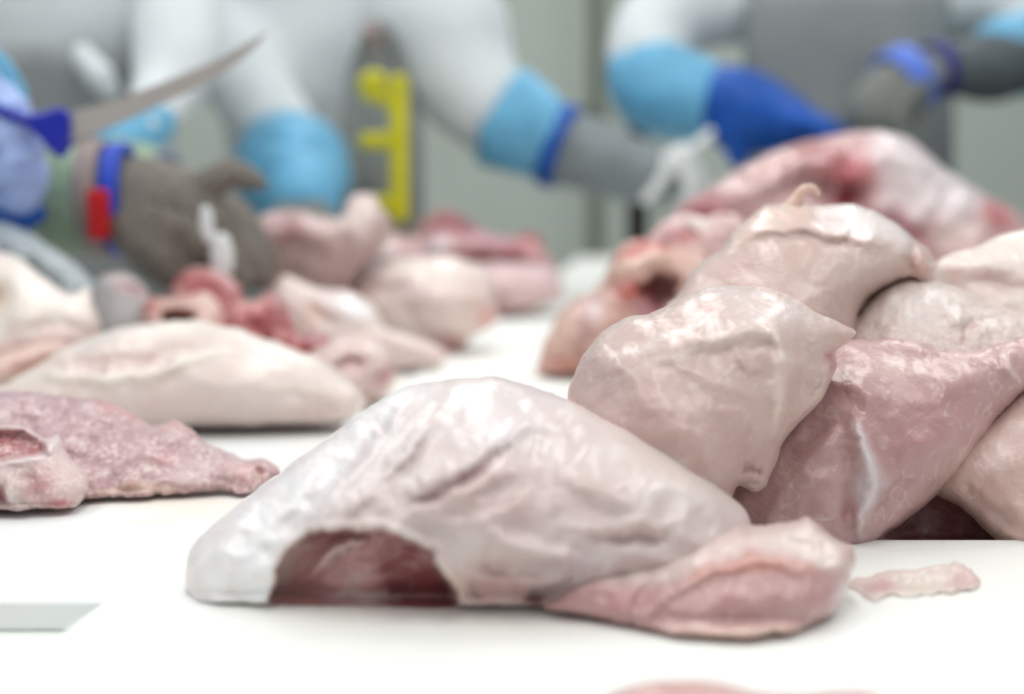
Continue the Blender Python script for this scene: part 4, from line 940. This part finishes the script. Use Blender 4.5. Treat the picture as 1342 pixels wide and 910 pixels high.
for d_, fpts in ((2.65, [(884, 208), (872, 228), (858, 248), (846, 262)]), (2.64, [(889, 206), (899, 226), (902, 246), (903, 266)]), (2.68, [(893, 204), (910, 220), (917, 240), (920, 260)]),
                 (2.72, [(890, 200), (908, 196), (922, 186), (930, 174)]), (2.74, [(876, 216), (884, 236), (886, 250), (884, 262)])):
    tube(bm, [pt(u_, v_, d_, r_) for (u_, v_), r_ in zip(fpts, (11, 9.5, 8.5, 7))], 10)
remesh(from_bm('glove', bm, M_WHITEG, C_), 0.004, 3)
hand('mesh_glove', P(394, 268, 2.42), Vector((.05, -.7, -.5)), Vector((0, .2, -1)), C_, M_MESH, 1.0, .3, 1.0, 1, 1.3)
# thumb-like dark glove tip beside the blue cover belongs to the pressing hand
tube_obj('glove_thumb', [pt(262, 250, 1.70, 24), pt(300, 228, 1.70, 20), pt(326, 234, 1.70, 16), pt(340, 240, 1.70, 10)], A, M_MESHD)

bm = bmesh.new(); tube(bm, [pt(486, 36, 2.66, 10), pt(488, 48, 2.65, 14), pt(490, 60, 2.65, 10)]); from_bm('apron_clip', bm, M_TAUPE, C_)
# yellow plastic rack hanging on the apron
yk = empty('hook_rack', P(525, 290, 2.58), 'yellow plastic rack with three prongs hanging on the grey apron', 'rack')
def slab(name, x0, y0, x1, y1, d, th, mat, parent, bev):
    pa = P(x0, y0, d); pb = P(x1, y1, d); bm = bmesh.new(); box(bm, pa.x, pb.x, d - th / 2, d + th / 2, pb.z, pa.z)
    return bevel_mod(from_bm(name, bm, mat, parent, False), bev, 3)
slab('bar', 511, 98, 536, 292, 2.60, .03, M_YELLOW, yk, .008)
slab('prong', 472, 174, 514, 196, 2.60, .026, M_YELLOW, yk, .008)
slab('prong', 480, 256, 514, 280, 2.60, .026, M_YELLOW, yk, .008)
bm = bmesh.new(); tube(bm, [pt(490, 128, 2.60, 8), pt(478, 116, 2.60, 9), pt(484, 102, 2.60, 9), pt(498, 104, 2.60, 9), pt(500, 124, 2.60, 8), pt(514, 140, 2.60, 7)]); from_bm('prong', bm, M_YELLOW, yk)

# ---- D: worker at the right in a full grey apron
fD = -math.pi / 2 - 0.1
xD, yD = P(1100, 0, 3.15).x, 3.15
D_ = empty('person', (xD, yD, FLOOR_Z), 'worker at the right in a full grey apron with a royal blue glove', 'person')
body_mesh('body', xD, yD, fD, [[(xD - .17, yD, .58, .08), pt(880, 20, 3.05, 56), pt(846, 78, 2.95, 52), pt(880, 110, 2.90, 44)],
                               [(xD + .17, yD, .58, .08), pt(1330, 0, 3.1, 56), pt(1380, 70, 2.95, 46), pt(1320, 86, 2.85, 40)]], D_, M_COAT)
head_parts(xD, yD, fD, D_)
apron('apron', xD, yD, fD, -0.45, .60, .25, .19, D_, M_APRON, 0.05)
wrinkled(tube_obj('sleeve_cover', [pt(842, 72, 2.96, 40), pt(850, 100, 2.93, 58), pt(880, 122, 2.89, 62), pt(920, 132, 2.85, 54), pt(940, 134, 2.84, 46)], D_, M_SLEEVE), 0.05, 0.012)
wrinkled(tube_obj('glove_cuff', [pt(930, 132, 2.85, 46), pt(962, 140, 2.82, 52), pt(1000, 152, 2.80, 50), pt(1030, 158, 2.78, 38)], D_, M_ROYAL), 0.05, 0.010)
hand('glove', P(1005, 158, 2.79), P(1085, 160, 2.74) - P(1005, 158, 2.79), Vector((-.1, .1, -1)), D_, M_ROYAL, 1.05, .42, 1.0, 1, 1.45)
tube_obj('glove_palm', [pt(962, 165, 2.80, 36), pt(968, 190, 2.79, 26), pt(966, 205, 2.78, 14)], D_, M_ROYAL)
wrinkled(tube_obj('sleeve_cover', [pt(1400, 40, 2.95, 52), pt(1360, 66, 2.88, 56), pt(1322, 72, 2.84, 54)], D_, M_SLEEVE), 0.05, 0.010)
wrinkled(tube_obj('glove_cuff', [pt(1328, 76, 2.83, 48), pt(1296, 88, 2.82, 46), pt(1262, 90, 2.80, 38), pt(1234, 92, 2.79, 32)], D_, M_CUFFD), 0.05, 0.006)
g3 = hand('mesh_glove', P(1216, 96, 2.78), P(1130, 160, 2.72) - P(1216, 96, 2.78), Vector((.35, .1, -1)), D_, M_MESH, 1.15, .38, 1.1, -1, 1.6, curls=(.3, .35, .4, .45))
tube_obj('glove_back', [pt(1212, 96, 2.78, 30), pt(1180, 118, 2.76, 44), pt(1150, 146, 2.74, 42)], D_, M_MESH)
strap('navy_strap', P(1228, 92, 2.79), P(1262, 88, 2.80) - P(1200, 100, 2.77), 34 * 2.79 / F, 20 * 2.79 / F, g3, M_NAVY)
strap('blue_strap', P(1184, 108, 2.765), P(1220, 90, 2.78) - P(1150, 128, 2.74), 44 * 2.77 / F, 34 * 2.77 / F, g3, M_LBLUE)
